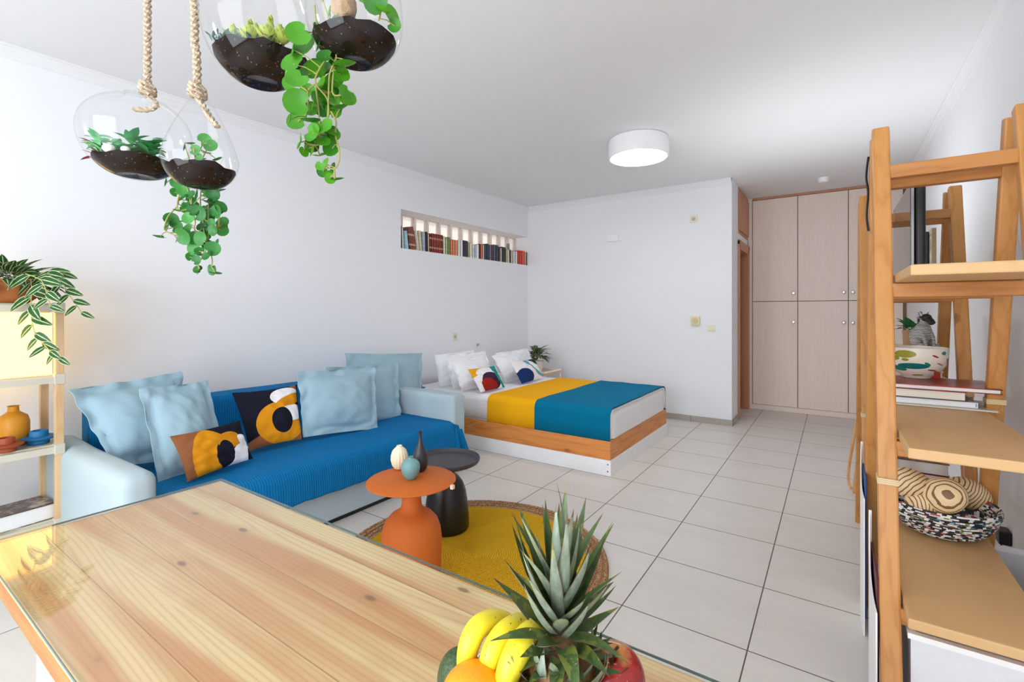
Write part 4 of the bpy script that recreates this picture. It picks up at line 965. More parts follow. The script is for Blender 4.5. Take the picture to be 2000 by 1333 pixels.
def hangvine(name, parent, stems, leaves, d0, mat, r0=.0013, seed=1, extra=0):
    """stems: list of [(u,v,dd)] ; leaves: (u, v, radius_px, tilt kind)"""
    random.seed(seed); gs_ = G()
    pts = []
    for s in stems:
        P = smoothpath([at(u, v, d0+dd) for u, v, dd in s], 5); gs_.tube(P, r0, 6); pts += P
    gl = G(); uvs = []
    for L in leaves:
        u, v, rp_, k = L[:4]; dd = L[4] if len(L) > 4 else random.uniform(-.03, .03)
        c = at(u, v, d0+dd); r = rp_*(d0+dd)/F
        near = min(pts, key=lambda p: (p-c).length)
        to = (near-c)
        if k == 'f': nrm = -fw+Vector((random.uniform(-.35, .35), random.uniform(-.35, .35), random.uniform(-.3, .5)))
        elif k == 'e': nrm = UP+Vector((random.uniform(-.3, .3),)*2+(0,))-fw*.22
        elif k == 'l': nrm = -rt*.9-fw*.6+UP*.2
        else: nrm = rt*.9-fw*.6+UP*.2
        coin(gl, uvs, c, nrm, r, to if to.length > .001 else UP)
        if to.length < .06: gs_.tube([near, near.lerp(c, .5)+UP*.003, c-Vector(nrm).normalized()*.0], r0*.7, 5)
    for k in range(extra):        # smaller leaves further back between the stems
        p = random.choice(pts[6:]); c = p+fw*random.uniform(.005, .03)+rt*random.uniform(-.018, .018)+UP*random.uniform(-.01, .012)
        nrm = -fw+rt*random.uniform(-1, 1)+UP*random.uniform(-.2, .9); coin(gl, uvs, c, nrm, random.uniform(.009, .016), p-c); gs_.tube([p, c], r0*.7, 5)
    ob('vine_stem', gs_, M_stem, parent); ob('vine_leaves', gl, mat, parent, uv=uvs)
# --- first: wide globe, far left
def terr(label, c, R, H0, H1, zt, kind, ropeps, rr, tilt=(0, 0), ell=1.0, hole=None, neck=.012, knot=True, tail=None):
    c = Vector(c); r = thing('hanging_terrarium', label, 'terrarium', c+Vector((0, 0, -H0)), 'glass terrariums hanging over the table')
    g, M = wobglobe(c, dome(R, H0, H1, kind, neck=neck), tilt=tilt, ell=ell, hole=hole); ob('glass_globe', g, M_globe, r, auto=0)
    ob('soil', soilmass(c, R, H0, zt, ell=ell, M=M), M_soil, r, auto=0)
    g = twist(ropeps, rr)
    k = ropeps[-1]
    if knot:
        for j in range(3):
            a0 = j*2.1; loop = [k+Vector((math.cos(a0+t)*rr*1.5, math.sin(a0+t)*rr*1.5, rr*(.9*math.sin(t*.5+j)+j*1.1))) for t in [x*.7 for x in range(10)]]
            g = merge(g, twist(loop, rr*.8))
    if tail: g = merge(g, twist(tail, rr*.75))
    ob('rope', g, M_rope, r); return r, c, M
def ceilrope(u, v, d, extra):
    p = at(u, v, d); return [Vector((p.x, p.y, ZC-.001)), Vector((p.x, p.y, (ZC+p.z)/2)), p]+extra
d1 = 1.02
c1 = at(267, 262, d1)
kn = at(288, 186, d1)
t1, c1, M1 = terr('widest glass terrarium with mixed green sprigs, leftmost of the four', c1, .100, .092, .080, -.064, 'round', [Vector((kn.x, kn.y, ZC-.001)), Vector((kn.x, kn.y, 2.2)), kn], .0078, tilt=(.0, .0), neck=.02,
    tail=[kn, at(300, 196, d1-.01), at(306, 207, d1-.02), at(290, 214, d1-.02), at(262, 214, d1-.02)])
random.seed(3)
def sprigs(parent, c, M, R, zt, specs, name='leaves', nm=None):
    """small leafy tufts: (x, y, height, n, leaf length, material)"""
    by = {}
    for x, y, h, n_, L, w, mat in specs:
        g, uvs = by.setdefault(mat.name, (G(), [], mat))[:2]
        b = c+M @ Vector((x*R, y*R, zt))
        for k in range(n_):
            a = random.uniform(0, 2*PI); t = random.uniform(.1, 1); el = random.uniform(.0, .9)
            d = Vector((math.cos(a)*math.cos(el), math.sin(a)*math.cos(el), math.sin(el)+.1)); leafquad(g, uvs, b+UP*(h*t), d, (0, 0, 1), L*random.uniform(.7, 1.1), w, .35, 4)
    for k, (g, uvs, mat) in by.items(): ob(name, g, mat, parent, uv=uvs)
M_lg = leafmat('mint_leaf', (176, 236, 184), (70, 164, 104)); M_dg = leafmat('deep_green_leaf', (96, 182, 108), (34, 112, 66)); M_red = leafmat('red_leaf', (168, 60, 84), (130, 40, 60))
A = rt; 
def loc(u_, w_): v_ = rt*u_ - fw*w_; return v_.x, v_.y
sp = []
for u_, w_, h, n_, L, w, m in [(-.65, .3, .03, 12, .03, .014, M_red), (-.45, .5, .035, 16, .032, .016, M_lg), (-.15, .45, .04, 18, .036, .018, M_lg), (.2, .4, .04, 18, .034, .018, M_dg), (.5, .3, .035, 16, .034, .018, M_dg), (.1, -.2, .05, 18, .04, .02, M_dg), (-.4, -.2, .045, 14, .036, .018, M_lg), (.35, 0, .055, 12, .03, .018, M_lg), (-.2, .75, .02, 10, .026, .012, M_lg)]:
    x, y = loc(u_, w_); sp.append((x, y, h, n_, L, w, m))
sprigs(t1, c1, M1, .092, -.064, sp)
g = G()
for u_, w_, r_ in ((-.02, .72, .011), (.28, .66, .008)): x, y = loc(u_, w_); g.sphere(c1+Vector((x*.095, y*.095, -.054)), r_, 14, 10, sc3=(1, 1, .8))
ob('pebbles', g, plain('#e8e4e0', .6, name='pebble'), t1)
# --- second: teardrop
d2 = .93; c2 = at(392, 312, d2); kn = at(386, 192, d2)
t2, c2, M2 = terr('small teardrop glass terrarium on a knotted rope, second from the left', c2, .0655, .056, .125, -.020, 'tear', [Vector((kn.x-.004, kn.y, ZC-.001)), at(380, 0, d2), at(384, 100, d2), kn], .0078, neck=.010,
    tail=[kn, at(400, 212, d2-.008), at(412, 232, d2-.02), at(425, 248, d2-.03)])
stems = [[(378, 318, 0), (385, 300, -.01), (392, 290, -.01), (398, 275, -.01)], [(384, 318, 0), (380, 302, -.02), (378, 290, -.02)], [(390, 320, .01), (402, 296, .02), (410, 285, .02)], [(372, 320, .01), (366, 300, .02), (362, 290, .02)]]
leaves = [(400, 274, 13, 'f', -.01), (412, 286, 13, 'f', -.01), (382, 294, 11, 'f', -.02), (372, 282, 10, 'e', 0), (405, 300, 9, 'e', .01), (362, 288, 9, 'l', .01), (390, 308, 8, 'f', -.02), (425, 313, 10, 'e', .0), (345, 322, 10, 'l', .02), (395, 312, 8, 'e', .0)]
hangvine('plant', t2, stems, leaves, d2, M_vine2, seed=2)
# trailing stems below it (rooted in the widest terrarium's side opening)
def z1(x, y): return 300+.1726*x, 330+.1726*y
def Z1(L): return [z1(a, b)+(c,) for a, b, c in L]
stems = [Z1([(260, 60, .02), (370, 190, 0), (420, 380, 0), (470, 580, -.01), (470, 700, 0), (590, 830, 0), (660, 1010, 0), (655, 1110, 0)]), Z1([(540, 180, .03), (530, 400, .02), (570, 560, .01), (640, 640, 0), (590, 860, .01)]),
         Z1([(290, 330, .01), (260, 430, .01), (170, 530, .0), (125, 640, 0), (130, 700, 0), (240, 750, 0)]), Z1([(360, 220, .01), (280, 330, 0), (280, 470, 0), (400, 450, 0)]), Z1([(600, 900, 0), (540, 1020, 0), (500, 1060, 0), (520, 1130, 0)]), Z1([(650, 640, 0), (740, 660, 0)]), Z1([(560, 560, .02), (570, 700, .01), (590, 830, 0)])]
lv = [(150,155,48,'l'),(280,165,68,'f'),(330,250,55,'f'),(235,270,45,'r'),(500,310,80,'l'),(430,300,50,'f'),(600,270,50,'f'),(680,290,70,'f'),(660,330,50,'f'),(620,390,60,'e'),(700,440,75,'r'),(755,440,60,'r'),(720,490,70,'f'),(400,410,40,'e'),(270,480,45,'e'),(330,600,45,'e'),(450,470,60,'f'),(400,560,60,'f'),(520,500,75,'f'),(640,540,55,'f'),(600,620,65,'f'),(660,610,40,'f'),(780,665,55,'f'),(680,690,60,'f'),(620,740,70,'f'),(400,670,45,'f'),(340,760,85,'f'),(270,800,35,'l'),(480,790,75,'f'),(540,790,70,'f'),(450,830,55,'f'),(470,900,70,'f'),(665,910,75,'f'),(610,980,55,'f'),(70,780,60,'e'),(540,985,60,'e'),(490,1035,48,'f'),(410,1000,45,'r'),(520,1150,50,'l'),(675,1140,58,'f'),(700,1190,55,'e'),(760,250,50,'e'),(370,300,45,'e'),(560,240,60,'e')]
leaves = [z1(a, b)+(c*.205, k) for a, b, c, k in lv]
hangvine('vine', t1, stems, leaves, .99, M_vine2, seed=5, extra=26)
# --- third and fourth, cropped by the top of the picture
d3 = .90; c3 = at(512, 38, d3); kn = c3+Vector((0, 0, .155))
t3, c3, M3 = terr('big glass terrarium with yellow-green succulents, third from the left', c3, .103, .122, .135, -.078, 'round', [Vector((kn.x, kn.y, ZC-.001)), Vector((kn.x, kn.y, 2.4)), kn], .0078, tilt=(0, -.0), neck=.02)
random.seed(11)
M_suc = leafmat('yellow_green_succulent', (222, 222, 110), (160, 180, 84)); M_grey = leafmat('blue_grey_succulent', (112, 142, 136), (60, 96, 92))
gy = G(); uy = []; gg = G(); ug = []
for u_, w_, h in ((-.48, .35, .036), (-.2, .15, .055), (.12, .5, .03), (.3, .2, .06), (.42, .6, .022), (.05, .62, .018), (.65, .45, .03)):
    x, y = loc(u_, w_); b = c3+Vector((x*.08, y*.08, -.076))
    for k in range(54):
        t = k/54; a = k*2.4; el = .15+1.3*t; d = Vector((math.cos(a)*math.cos(el), math.sin(a)*math.cos(el), math.sin(el)))
        leafquad(gy, uy, b+UP*(h*(.25+.75*t))+d*.003, d, (0, 0, 1), .019*(1.15-.55*t), .011, -.6, 3)
for k in range(420):
    x, y = loc(random.uniform(-.75, .55), random.uniform(-.1, .75)); b = c3+Vector((x*.08, y*.08, -.080))
    a = random.uniform(0, 2*PI); el = random.uniform(.2, 1.4); d = Vector((math.cos(a)*math.cos(el), math.sin(a)*math.cos(el), math.sin(el))); leafquad(gg, ug, b+UP*random.uniform(0, .02), d, (0, 0, 1), .014, .005, .2, 3)
ob('succulents', gy, M_suc, t3, uv=uy); ob('ground_cover', gg, M_grey, t3, uv=ug)
d4 = .80; c4 = at(694, 40, d4); kn = c4+Vector((0, 0, .17))
t4, c4, M4 = terr('rounded glass terrarium with dark soil and cork bark, rightmost of the four', c4, .078, .072, .15, -.036, 'round', [Vector((kn.x, kn.y, ZC-.001)), Vector((kn.x, kn.y, 2.4)), kn], .0078, neck=.015)
def cork():
    t = NT('cork_bark'); o = t.obj(); n1 = t.noise(o, 60, 5, .7); t.set(Base__Color=t.mix(n1, lin((120, 84, 56)), lin((206, 170, 130))), Roughness=.9); t.bump(n1, 1, .01); return t.m
ob('bark_piece', G().sphere(at(672, 14, d4-.045), .021, 20, 14, sc3=(1, .9, 1.1), fn=lambda a, b: 1+.12*noise.noise(Vector((a*2, b*2, 0)))), cork(), t4)
st = [[(740, 40, -.04), (745, 10, -.04), (735, -20, -.03)], [(650, 60, -.02), (640, 30, -.01), (630, 0, 0)]]
lf = [(735, 5, 24, 'f', -.05), (762, 30, 20, 'r', -.03), (770, 50, 14, 'f', -.03), (718, -8, 20, 'f', -.04), (748, 22, 16, 'e', -.05), (645, 25, 13, 'l', -.03), (655, 40, 9, 'f', -.05)]
hangvine('plant', t4, st, lf, d4, M_vine, seed=8)
def z2(x, y): return 540+.2477*x, 40+.2477*y
def Z2(L): return [z2(a, b)+(c,) for a, b, c in L]
stems = [Z2([(300, -120, 0), (330, 60, 0), (470, 260, -.01), (420, 420, 0), (410, 620, 0), (400, 780, 0), (370, 900, 0)]), Z2([(430, 250, 0), (330, 400, 0), (310, 500, 0), (400, 620, 0), (410, 760, 0)]), Z2([(310, 500, 0), (250, 560, 0), (250, 690, 0), (230, 760, 0)]),
         Z2([(430, 720, 0), (470, 800, 0), (465, 900, 0), (495, 1030, 0), (490, 1120, 0), (455, 1170, 0), (390, 1160, 0)]), Z2([(455, 1170, 0), (460, 1250, 0)]), Z2([(330, 900, 0), (330, 980, 0), (250, 975, 0)]), Z2([(470, 260, 0), (440, 560, 0), (510, 590, 0)]), Z2([(310, 520, 0), (340, 800, 0), (340, 960, 0)])]
lv = [(175,115,82,'f',-.03),(235,190,85,'f',0),(140,235,50,'l'),(340,200,45,'l'),(345,140,40,'r'),(320,60,35,'r'),(135,345,80,'f',0),(165,470,75,'f',-.04),(95,400,60,'l',.02),(110,500,50,'f'),(315,400,90,'f',.03),(385,290,55,'f'),(480,330,50,'f'),(540,360,75,'e'),(560,340,50,'e'),(460,490,70,'f'),(550,595,68,'r'),(500,700,60,'e'),(465,620,45,'f'),(165,650,88,'f',-.02),(290,680,65,'l'),(365,600,70,'f',.03),(370,700,55,'f',.03),(430,660,45,'f'),(170,800,70,'f'),(115,780,45,'l'),(270,800,65,'e'),(290,890,65,'f'),(375,845,68,'f',-.02),(430,900,60,'e'),(195,960,55,'l'),(210,1040,35,'r'),(300,950,35,'e'),(370,960,45,'f'),(440,1010,60,'f'),(345,1070,50,'e'),(290,1030,40,'l'),(350,1150,35,'f'),(370,1190,42,'f'),(475,1260,52,'e'),(250,560,50,'f',.03),(230,440,60,'f',.03)]
leaves = [z2(L[0], L[1])+(L[2]*.30, L[3])+tuple(L[4:]) for L in lv]
hangvine('vine', t4, stems, leaves, .79, M_vine, r0=.0014, seed=6, extra=30)
# ---------------------------------------------------------------- fruit basket on the table
FC = Vector((-.335, .56, TZ))
fb = thing('fruit_basket', 'white wire fruit basket on the table holding pineapple, bananas and other fruit', 'basket', FC)
M_wire = plain('#e6e6e0', .3, name='white_wire')
g = G()
def ring(c, r, rad, n=40): return [Vector((c.x+r*math.cos(2*PI*k/n), c.y+r*math.sin(2*PI*k/n), c.z)) for k in range(n+1)]
g.tube(ring(FC+UP*.006, .085, 0), .003, 7)
ob('base_ring', g, M_wire, fb)
g = G(); g.tube(ring(FC+UP*.062, .155, 0), .0028, 7); ob('rim', g, M_wire, fb)
g = G()
for k in range(26):
    a = 2*PI*k/26; e = Vector((math.cos(a), math.sin(a), 0)); w = Vector((-math.sin(a), math.cos(a), 0))*.011
    P = [FC+UP*.006+e*.02, FC+UP*.006+e*.085, FC+UP*.02+e*.130, FC+UP*.062+e*.156, FC+UP*.080+e*.163+w*.2, FC+UP*.088+e*.166+w, FC+UP*.080+e*.163+w*1.8, FC+UP*.05+e*.148+w*1.9]
    g.tube(smoothpath(P, 4), .0019, 6)
ob('wires', g, M_wire, fb)
# pineapple
def pinebody():
    t = NT('pineapple_skin'); o = t.obj(); n1 = t.noise(o, 90, 4); vo = t.n('ShaderNodeTexVoronoi', Vector=o, Scale=60.0)
    t.set(Base__Color=t.mix(n1, lin((78, 50, 26)), lin((156, 108, 54))), Roughness=.6); t.bump(n1, .6, .004); return t.m
def crownmat():
    t = NT('pineapple_leaf'); o = t.obj(); uv = t.n('ShaderNodeUVMap').outputs[0]; x, y, z = t.xyz(uv)
    n1 = t.noise(t.map(o, scale=(1, 1, .3)), 130, 4, .6); n2 = t.noise(o, 30, 3)
    c = t.mix(n1, lin((26, 50, 24)), lin((96, 120, 60))); geo = t.n('ShaderNodeNewGeometry')
    bk = t.mix(n1, lin((62, 80, 62)), lin((164, 176, 154)))
    c = t.mix(geo.outputs['Backfacing'], c, bk); ed = t.math('GREATER_THAN', t.math('ABSOLUTE', t.math('SUBTRACT', x, .5)), .43)
    c = t.mix(t.math('MULTIPLY', ed, .7), c, lin((104, 84, 50))); c = t.mix(t.math('MULTIPLY', t.math('GREATER_THAN', y, .9), .8), c, lin((92, 58, 40)))
    c = t.mix(t.math('MULTIPLY', t.math('GREATER_THAN', n2, .6), .35), c, lin((156, 160, 60)))
    t.set(Base__Color=c, Roughness=.42); t.bump(n1, .3, .002); return t.m
PC = at(1093, 1300, .68); px_, py_ = PC.x, PC.y; zcb = .815
pa = thing('pineapple', 'pineapple with a spiky grey-green crown standing in the fruit basket', 'pineapple', (px_, py_, TZ+.012))
g = G(); n = 60; m = 34; vs = []
for i in range(m+1):
    t_ = i/m; z = TZ+.012+(zcb-TZ-.008)*t_; r = .001+.060*math.sin(PI*min(.98, .10+.82*t_))**.45
    if i == 0: r = .02
    if i == m: r = .018
    for k in range(n):
        a = 2*PI*k/n; b1 = abs(math.sin(4*a+t_*16))*abs(math.sin(4*a-t_*16)); q = r*(1+.07*b1); vs.append((px_+q*math.cos(a), py_+q*math.sin(a), z))
g.add(vs, [(i*n+k, i*n+(k+1) % n, (i+1)*n+(k+1) % n, (i+1)*n+k) for i in range(m) for k in range(n)]+[tuple(range(n-1, -1, -1)), tuple(m*n+k for k in range(n))])
ob('body', g, pinebody(), pa)
random.seed(21)
g = G(); uvs = []
def pprof(t): return (1-t**1.6)*(.75+.5*t*(1-t)*4*.5)
NL = 62; cb = Vector((px_, py_, zcb-.006))
for k in range(NL):
    t_ = k/(NL-1); a = k*2.39996+.9; e0 = 4+64*min(1, t_*1.15)**.8; el = math.radians(e0)+random.uniform(-.22, .22)
    L = (.046+.092*min(1, t_*1.4))*random.uniform(.8, 1.12)
    d = Vector((math.cos(a)*math.cos(el), math.sin(a)*math.cos(el), math.sin(el))); b0 = cb+UP*(.088*t_)+Vector((math.cos(a), math.sin(a), 0))*(.024*(1-t_)+.003)
    leafquad(g, uvs, b0, d, UP*1.0-Vector((math.cos(a), math.sin(a), 0))*.6, L, random.uniform(.027, .038)-.006*t_, random.uniform(-.3, .12) if t_ > .3 else random.uniform(-.3, .6), 8, .42, pprof)
for k in range(70):                # short dry leaves clasping the shoulder of the fruit
    a = random.uniform(0, 2*PI); zz_ = random.uniform(-.055, .004); r_ = .030+.034*min(1, (-zz_+.01)/.045); el = random.uniform(.1, 1.25)
    d = Vector((math.cos(a)*math.cos(el), math.sin(a)*math.cos(el), math.sin(el))); b0 = cb+Vector((math.cos(a)*r_, math.sin(a)*r_, zz_))
    leafquad(g, uvs, b0, d, UP-Vector((math.cos(a), math.sin(a), 0))*.6, random.uniform(.028, .052), random.uniform(.018, .026), random.uniform(-.6, .7), 6, .4, pprof)
ob('crown', g, crownmat(), pa, uv=uvs, auto=0)
def applemat():
    t = NT('red_apple_skin'); o = t.obj(); x, y, z = t.xyz(o); n1 = t.noise(t.map(o, scale=(40, 40, 14)), 1, 3); vo = t.n('ShaderNodeTexVoronoi', Vector=o, Scale=190.0)
    top = t.math('MULTIPLY', t.math('SUBTRACT', z, .064), 34.0); f = t.math('ADD', top, t.math('MULTIPLY', n1, .8))
    c = t.ramp(f, [(.15, lin((122, 12, 14))), (.6, lin((160, 34, 24))), (.98, lin((214, 160, 80)))])
    c = t.mix(t.math('MULTIPLY', t.math('LESS_THAN', vo.outputs['Distance'], .12), .6), c, lin((226, 170, 130)))
    t.set(Base__Color=c, Roughness=.22); return t.m
def apple(name, c, R, label, tilt, mat):
    r = thing(name, label, 'apple', c-UP*R*.9)
    def f(ph, t):  # ph 0 bottom .. pi top
        q = 1.0; s = math.sin(ph); q = .86+.20*s**1.4
        if ph > 2.2: q *= 1-.42*((ph-2.2)/(PI-2.2))**3.0
        if ph < .5: q *= 1-.12*((.5-ph)/.5)**2
        return q*(1+.018*math.cos(5*t)*(1 if ph < 1.2 else .5))
    g = G().sphere(c, R, 40, 28, axis=tilt, fn=f); ob('flesh', g, mat, r)
    ax = Vector(tilt).normalized(); b = c+ax*R*.5
    ob('stalk', G().tube(smoothpath([b, b+ax*.012, b+ax*.022+rt*.003, b+ax*.028+rt*.007], 3), .0013, 7, r2=.0022), plain('#3c2818', .7, name='apple_stalk'), r)
M_apple = applemat()
apple('apple', at(1196, 1320, .70), .0445, 'shiny red apple with a stalk, right of the pineapple', (.10, -.18, 1), M_apple)
apple('apple', at(1040, 1385, .72), .040, 'dark red apple half hidden between the bananas and the pineapple', (-.1, .2, 1), plain('#8c1a1c', .25, name='dark_apple'))
def orangemat():
    t = NT('orange_peel'); o = t.obj(); n1 = t.noise(o, 260, 2); n2 = t.noise(o, 14, 2)
    t.set(Base__Color=t.mix(n2, lin((250, 142, 10)), lin((255, 164, 26))), Roughness=.35); t.bump(n1, .35, .0015)
    t.b.inputs['Subsurface Weight'].default_value = .1; t.b.inputs['Subsurface Radius'].default_value = (.01, .005, .001); return t.m
o = ob('orange', G().sphere(at(925, 1364, .66), .046, 40, 26, sc3=(1, 1, .95)), orangemat()); tag(o, 'bright orange in the fruit basket in front of the bananas', 'orange')
def avomat():
    t = NT('avocado_skin'); o = t.obj(); n1 = t.noise(o, 160, 3); t.set(Base__Color=t.mix(n1, lin((30, 44, 24)), lin((70, 96, 50))), Roughness=.45); t.bump(n1, 1, .003); return t.m
o = ob('avocado', G().sphere(at(900, 1326, .72), .040, 28, 20, sc3=(.9, .9, 1.3), axis=(rt*-.2+UP), fn=lambda p, t: 1-.16*max(0, math.cos(PI-p))), avomat()); tag(o, 'dark green knobbly avocado left of the bananas', 'avocado')
def banmat():
    t = NT('banana_peel'); o = t.obj(); n1 = t.noise(o, 26, 3); sp = t.noise(o, 170, 2); uv = t.xyz(t.n('ShaderNodeUVMap').outputs[0])
    c = t.mix(n1, lin((246, 214, 30)), lin((222, 214, 60))); c = t.mix(t.math('MULTIPLY', t.math('GREATER_THAN', sp, .70), .8), c, lin((104, 66, 20)))
    e = t.math('GREATER_THAN', t.math('ABSOLUTE', t.math('SUBTRACT', uv[1], .5)), .465)
    c = t.mix(e, c, lin((74, 58, 26))); t.set(Base__Color=c, Roughness=.4); t.b.inputs['Subsurface Weight'].default_value = .05; return t.m
M_ban = banmat()
def banana(label, pts, r):
    P = smoothpath(pts, 8); m = len(P); g = G(); uvs = []; vs = []; n = 15; a = None
    for i, p in enumerate(P):
        t_ = i/(m-1); d = (P[min(i+1, m-1)]-P[max(i-1, 0)]).normalized()
        a = (d.cross(fw).normalized() if a is None else (a-d*a.dot(d)).normalized()); b = d.cross(a)
        rr = r*max(.16, min(1, (math.sin(PI*min(1, max(0, t_*.92+.05)))**.42)))*(1 if t_ < .88 else 1-(t_-.88)*3.2); rr = max(rr, r*.2)
        for k in range(n): q = 2*PI*k/n; s = 1-.07*abs(math.cos(q*2.5)); vs.append(p+(a*math.cos(q)+b*math.sin(q))*rr*s); uvs.append((k/n, t_))
    g.add(vs, [(i*n+k, i*n+(k+1) % n, (i+1)*n+(k+1) % n, (i+1)*n+k) for i in range(m-1) for k in range(n)]+[tuple(range(n-1, -1, -1)), tuple((m-1)*n+k for k in range(n))])
    o = ob('banana', g, M_ban, uv=uvs, auto=60); tag(o, label, 'banana', 'bananas in the fruit basket')
banana('leftmost yellow banana of the three in the fruit basket', [at(912, 1372, .70), at(910, 1320, .70), at(914, 1268, .70), at(932, 1228, .712), at(962, 1212, .735), at(992, 1216, .765), at(1010, 1232, .79)], .0172)
banana('middle yellow banana of the three in the fruit basket', [at(948, 1385, .685), at(950, 1330, .68), at(960, 1278, .682), at(984, 1238, .70), at(1016, 1220, .73), at(1046, 1226, .76), at(1062, 1242, .78)], .0172)
banana('yellow banana nearest the pineapple, partly behind its crown', [at(975, 1390, .665), at(984, 1342, .66), at(1002, 1290, .662), at(1028, 1246, .685), at(1056, 1226, .72), at(1084, 1228, .75)], .0195)
# ---------------------------------------------------------------- trestle shelving on the right
tsh = thing('trestle_shelving', 'large oiled pine trestle shelving standing along the right wall', 'shelf', (.3, 2.63, 0))
XF, XRr, TH, LG = .132, .478, 1.925, .042
def legy(yc, s, z): return yc+s*(.05+.445*(1-z/TH))
SHZ = [.496, .942, 1.418]; ST = .028
M_band = plain('#d9c49a', .8, name='lashing_cord')
for yc, th in ((2.12, TH), (3.13, TH-.03)):
    for x in (XF, XRr):
        for s in (-1, 1):
            ob('leg', G().beam((x, legy(yc, s, 0), 0), (x, legy(yc, s, th), th), LG, .048, up=(0, 1, 0) if False else (1, 0, 0)), M_ladder, tsh, smooth=False, bevel=.006)
    for z in (SHZ[0]-ST-.024, SHZ[1]-ST-.024, SHZ[2]-ST-.024, 1.765):
        for s in (-1, 1):
            y = legy(yc, s, z)-s*.0; ob('rail', G().box((XF+LG/2, y-.018, z-.022), (XRr-LG/2, y+.018, z+.022)), M_rail, tsh, smooth=False, bevel=.003)
g = G()
for x, yc, s, z in ((XF, 2.12, -1, .79), (XRr, 2.12, 1, .97), (XF, 3.13, -1, .80), (XRr, 3.13, -1, .93)):
    y = legy(yc, s, z)
    for k in range(3): g = G() if k == 0 else g; rr = [Vector((x+a*(LG/2+.002), y+b*.027, z+k*.006)) for a, b in ((-1,-1),(1,-1),(1,1),(-1,1),(-1,-1))]; g.tube(rr, .0032, 6)
    ob('cord_band', g, M_band, tsh)
for z in SHZ: ob('shelf_board', G().box((.160, 1.61 if z < 1.3 else 1.56, z-ST), (.452, 3.72, z)), M_ply, tsh, smooth=False, bevel=.004)
# TV
tv = thing('television', 'black flat television standing sideways on the upper board of the trestle shelving', 'television', (.28, 2.78, SHZ[2]))
ob('bezel', G().box((.252, 2.44, 1.452), (.262, 3.12, 1.815)), plain('#9a9a9c', .3, .6, name='tv_bezel'), tv, smooth=False, bevel=.002)
ob('screen', G().box((.2505, 2.45, 1.462), (.2522, 3.11, 1.805)), plain((.02, .02, .022, 1), .06, name='tv_screen', spec=.8), tv, smooth=False)
ob('rear_housing', softbox((.262, 2.442, 1.455), (.300, 3.118, 1.812), .014), M_black, tv)
ob('rear_bulge', softbox((.29, 2.50, 1.455), (.318, 3.06, 1.62), .01), M_black, tv)
g = G().box((.275, 2.7, 1.43), (.29, 2.86, 1.47)); ob('neck', g, M_black, tv, smooth=False)
ob('foot', G().box((.21, 2.62, SHZ[2]+.001), (.35, 2.94, SHZ[2]+.012)), M_black, tv, smooth=False, bevel=.004)
pf = thing('picture_frame', 'small cream framed picture standing behind the television', 'picture frame', (.43, 3.45, SHZ[2]))
g = G()
for a, b in (((3.3, 1.419), (3.6, 1.445)), ((3.3, 1.71), (3.6, 1.736)), ((3.3, 1.445), (3.326, 1.71)), ((3.574, 1.445), (3.6, 1.71))): g.box((.425, a[0], a[1]), (.443, b[0], b[1]))
ob('frame', g, plain('#d8cfae', .5, name='cream_frame'), pf, smooth=False)
ob('picture', G().box((.432, 3.326, 1.445), (.436, 3.574, 1.71)), photo_cover('print_paper', '#5c6c5a', '#c8ccb4', '#e8e6d8', 12), pf, smooth=False)
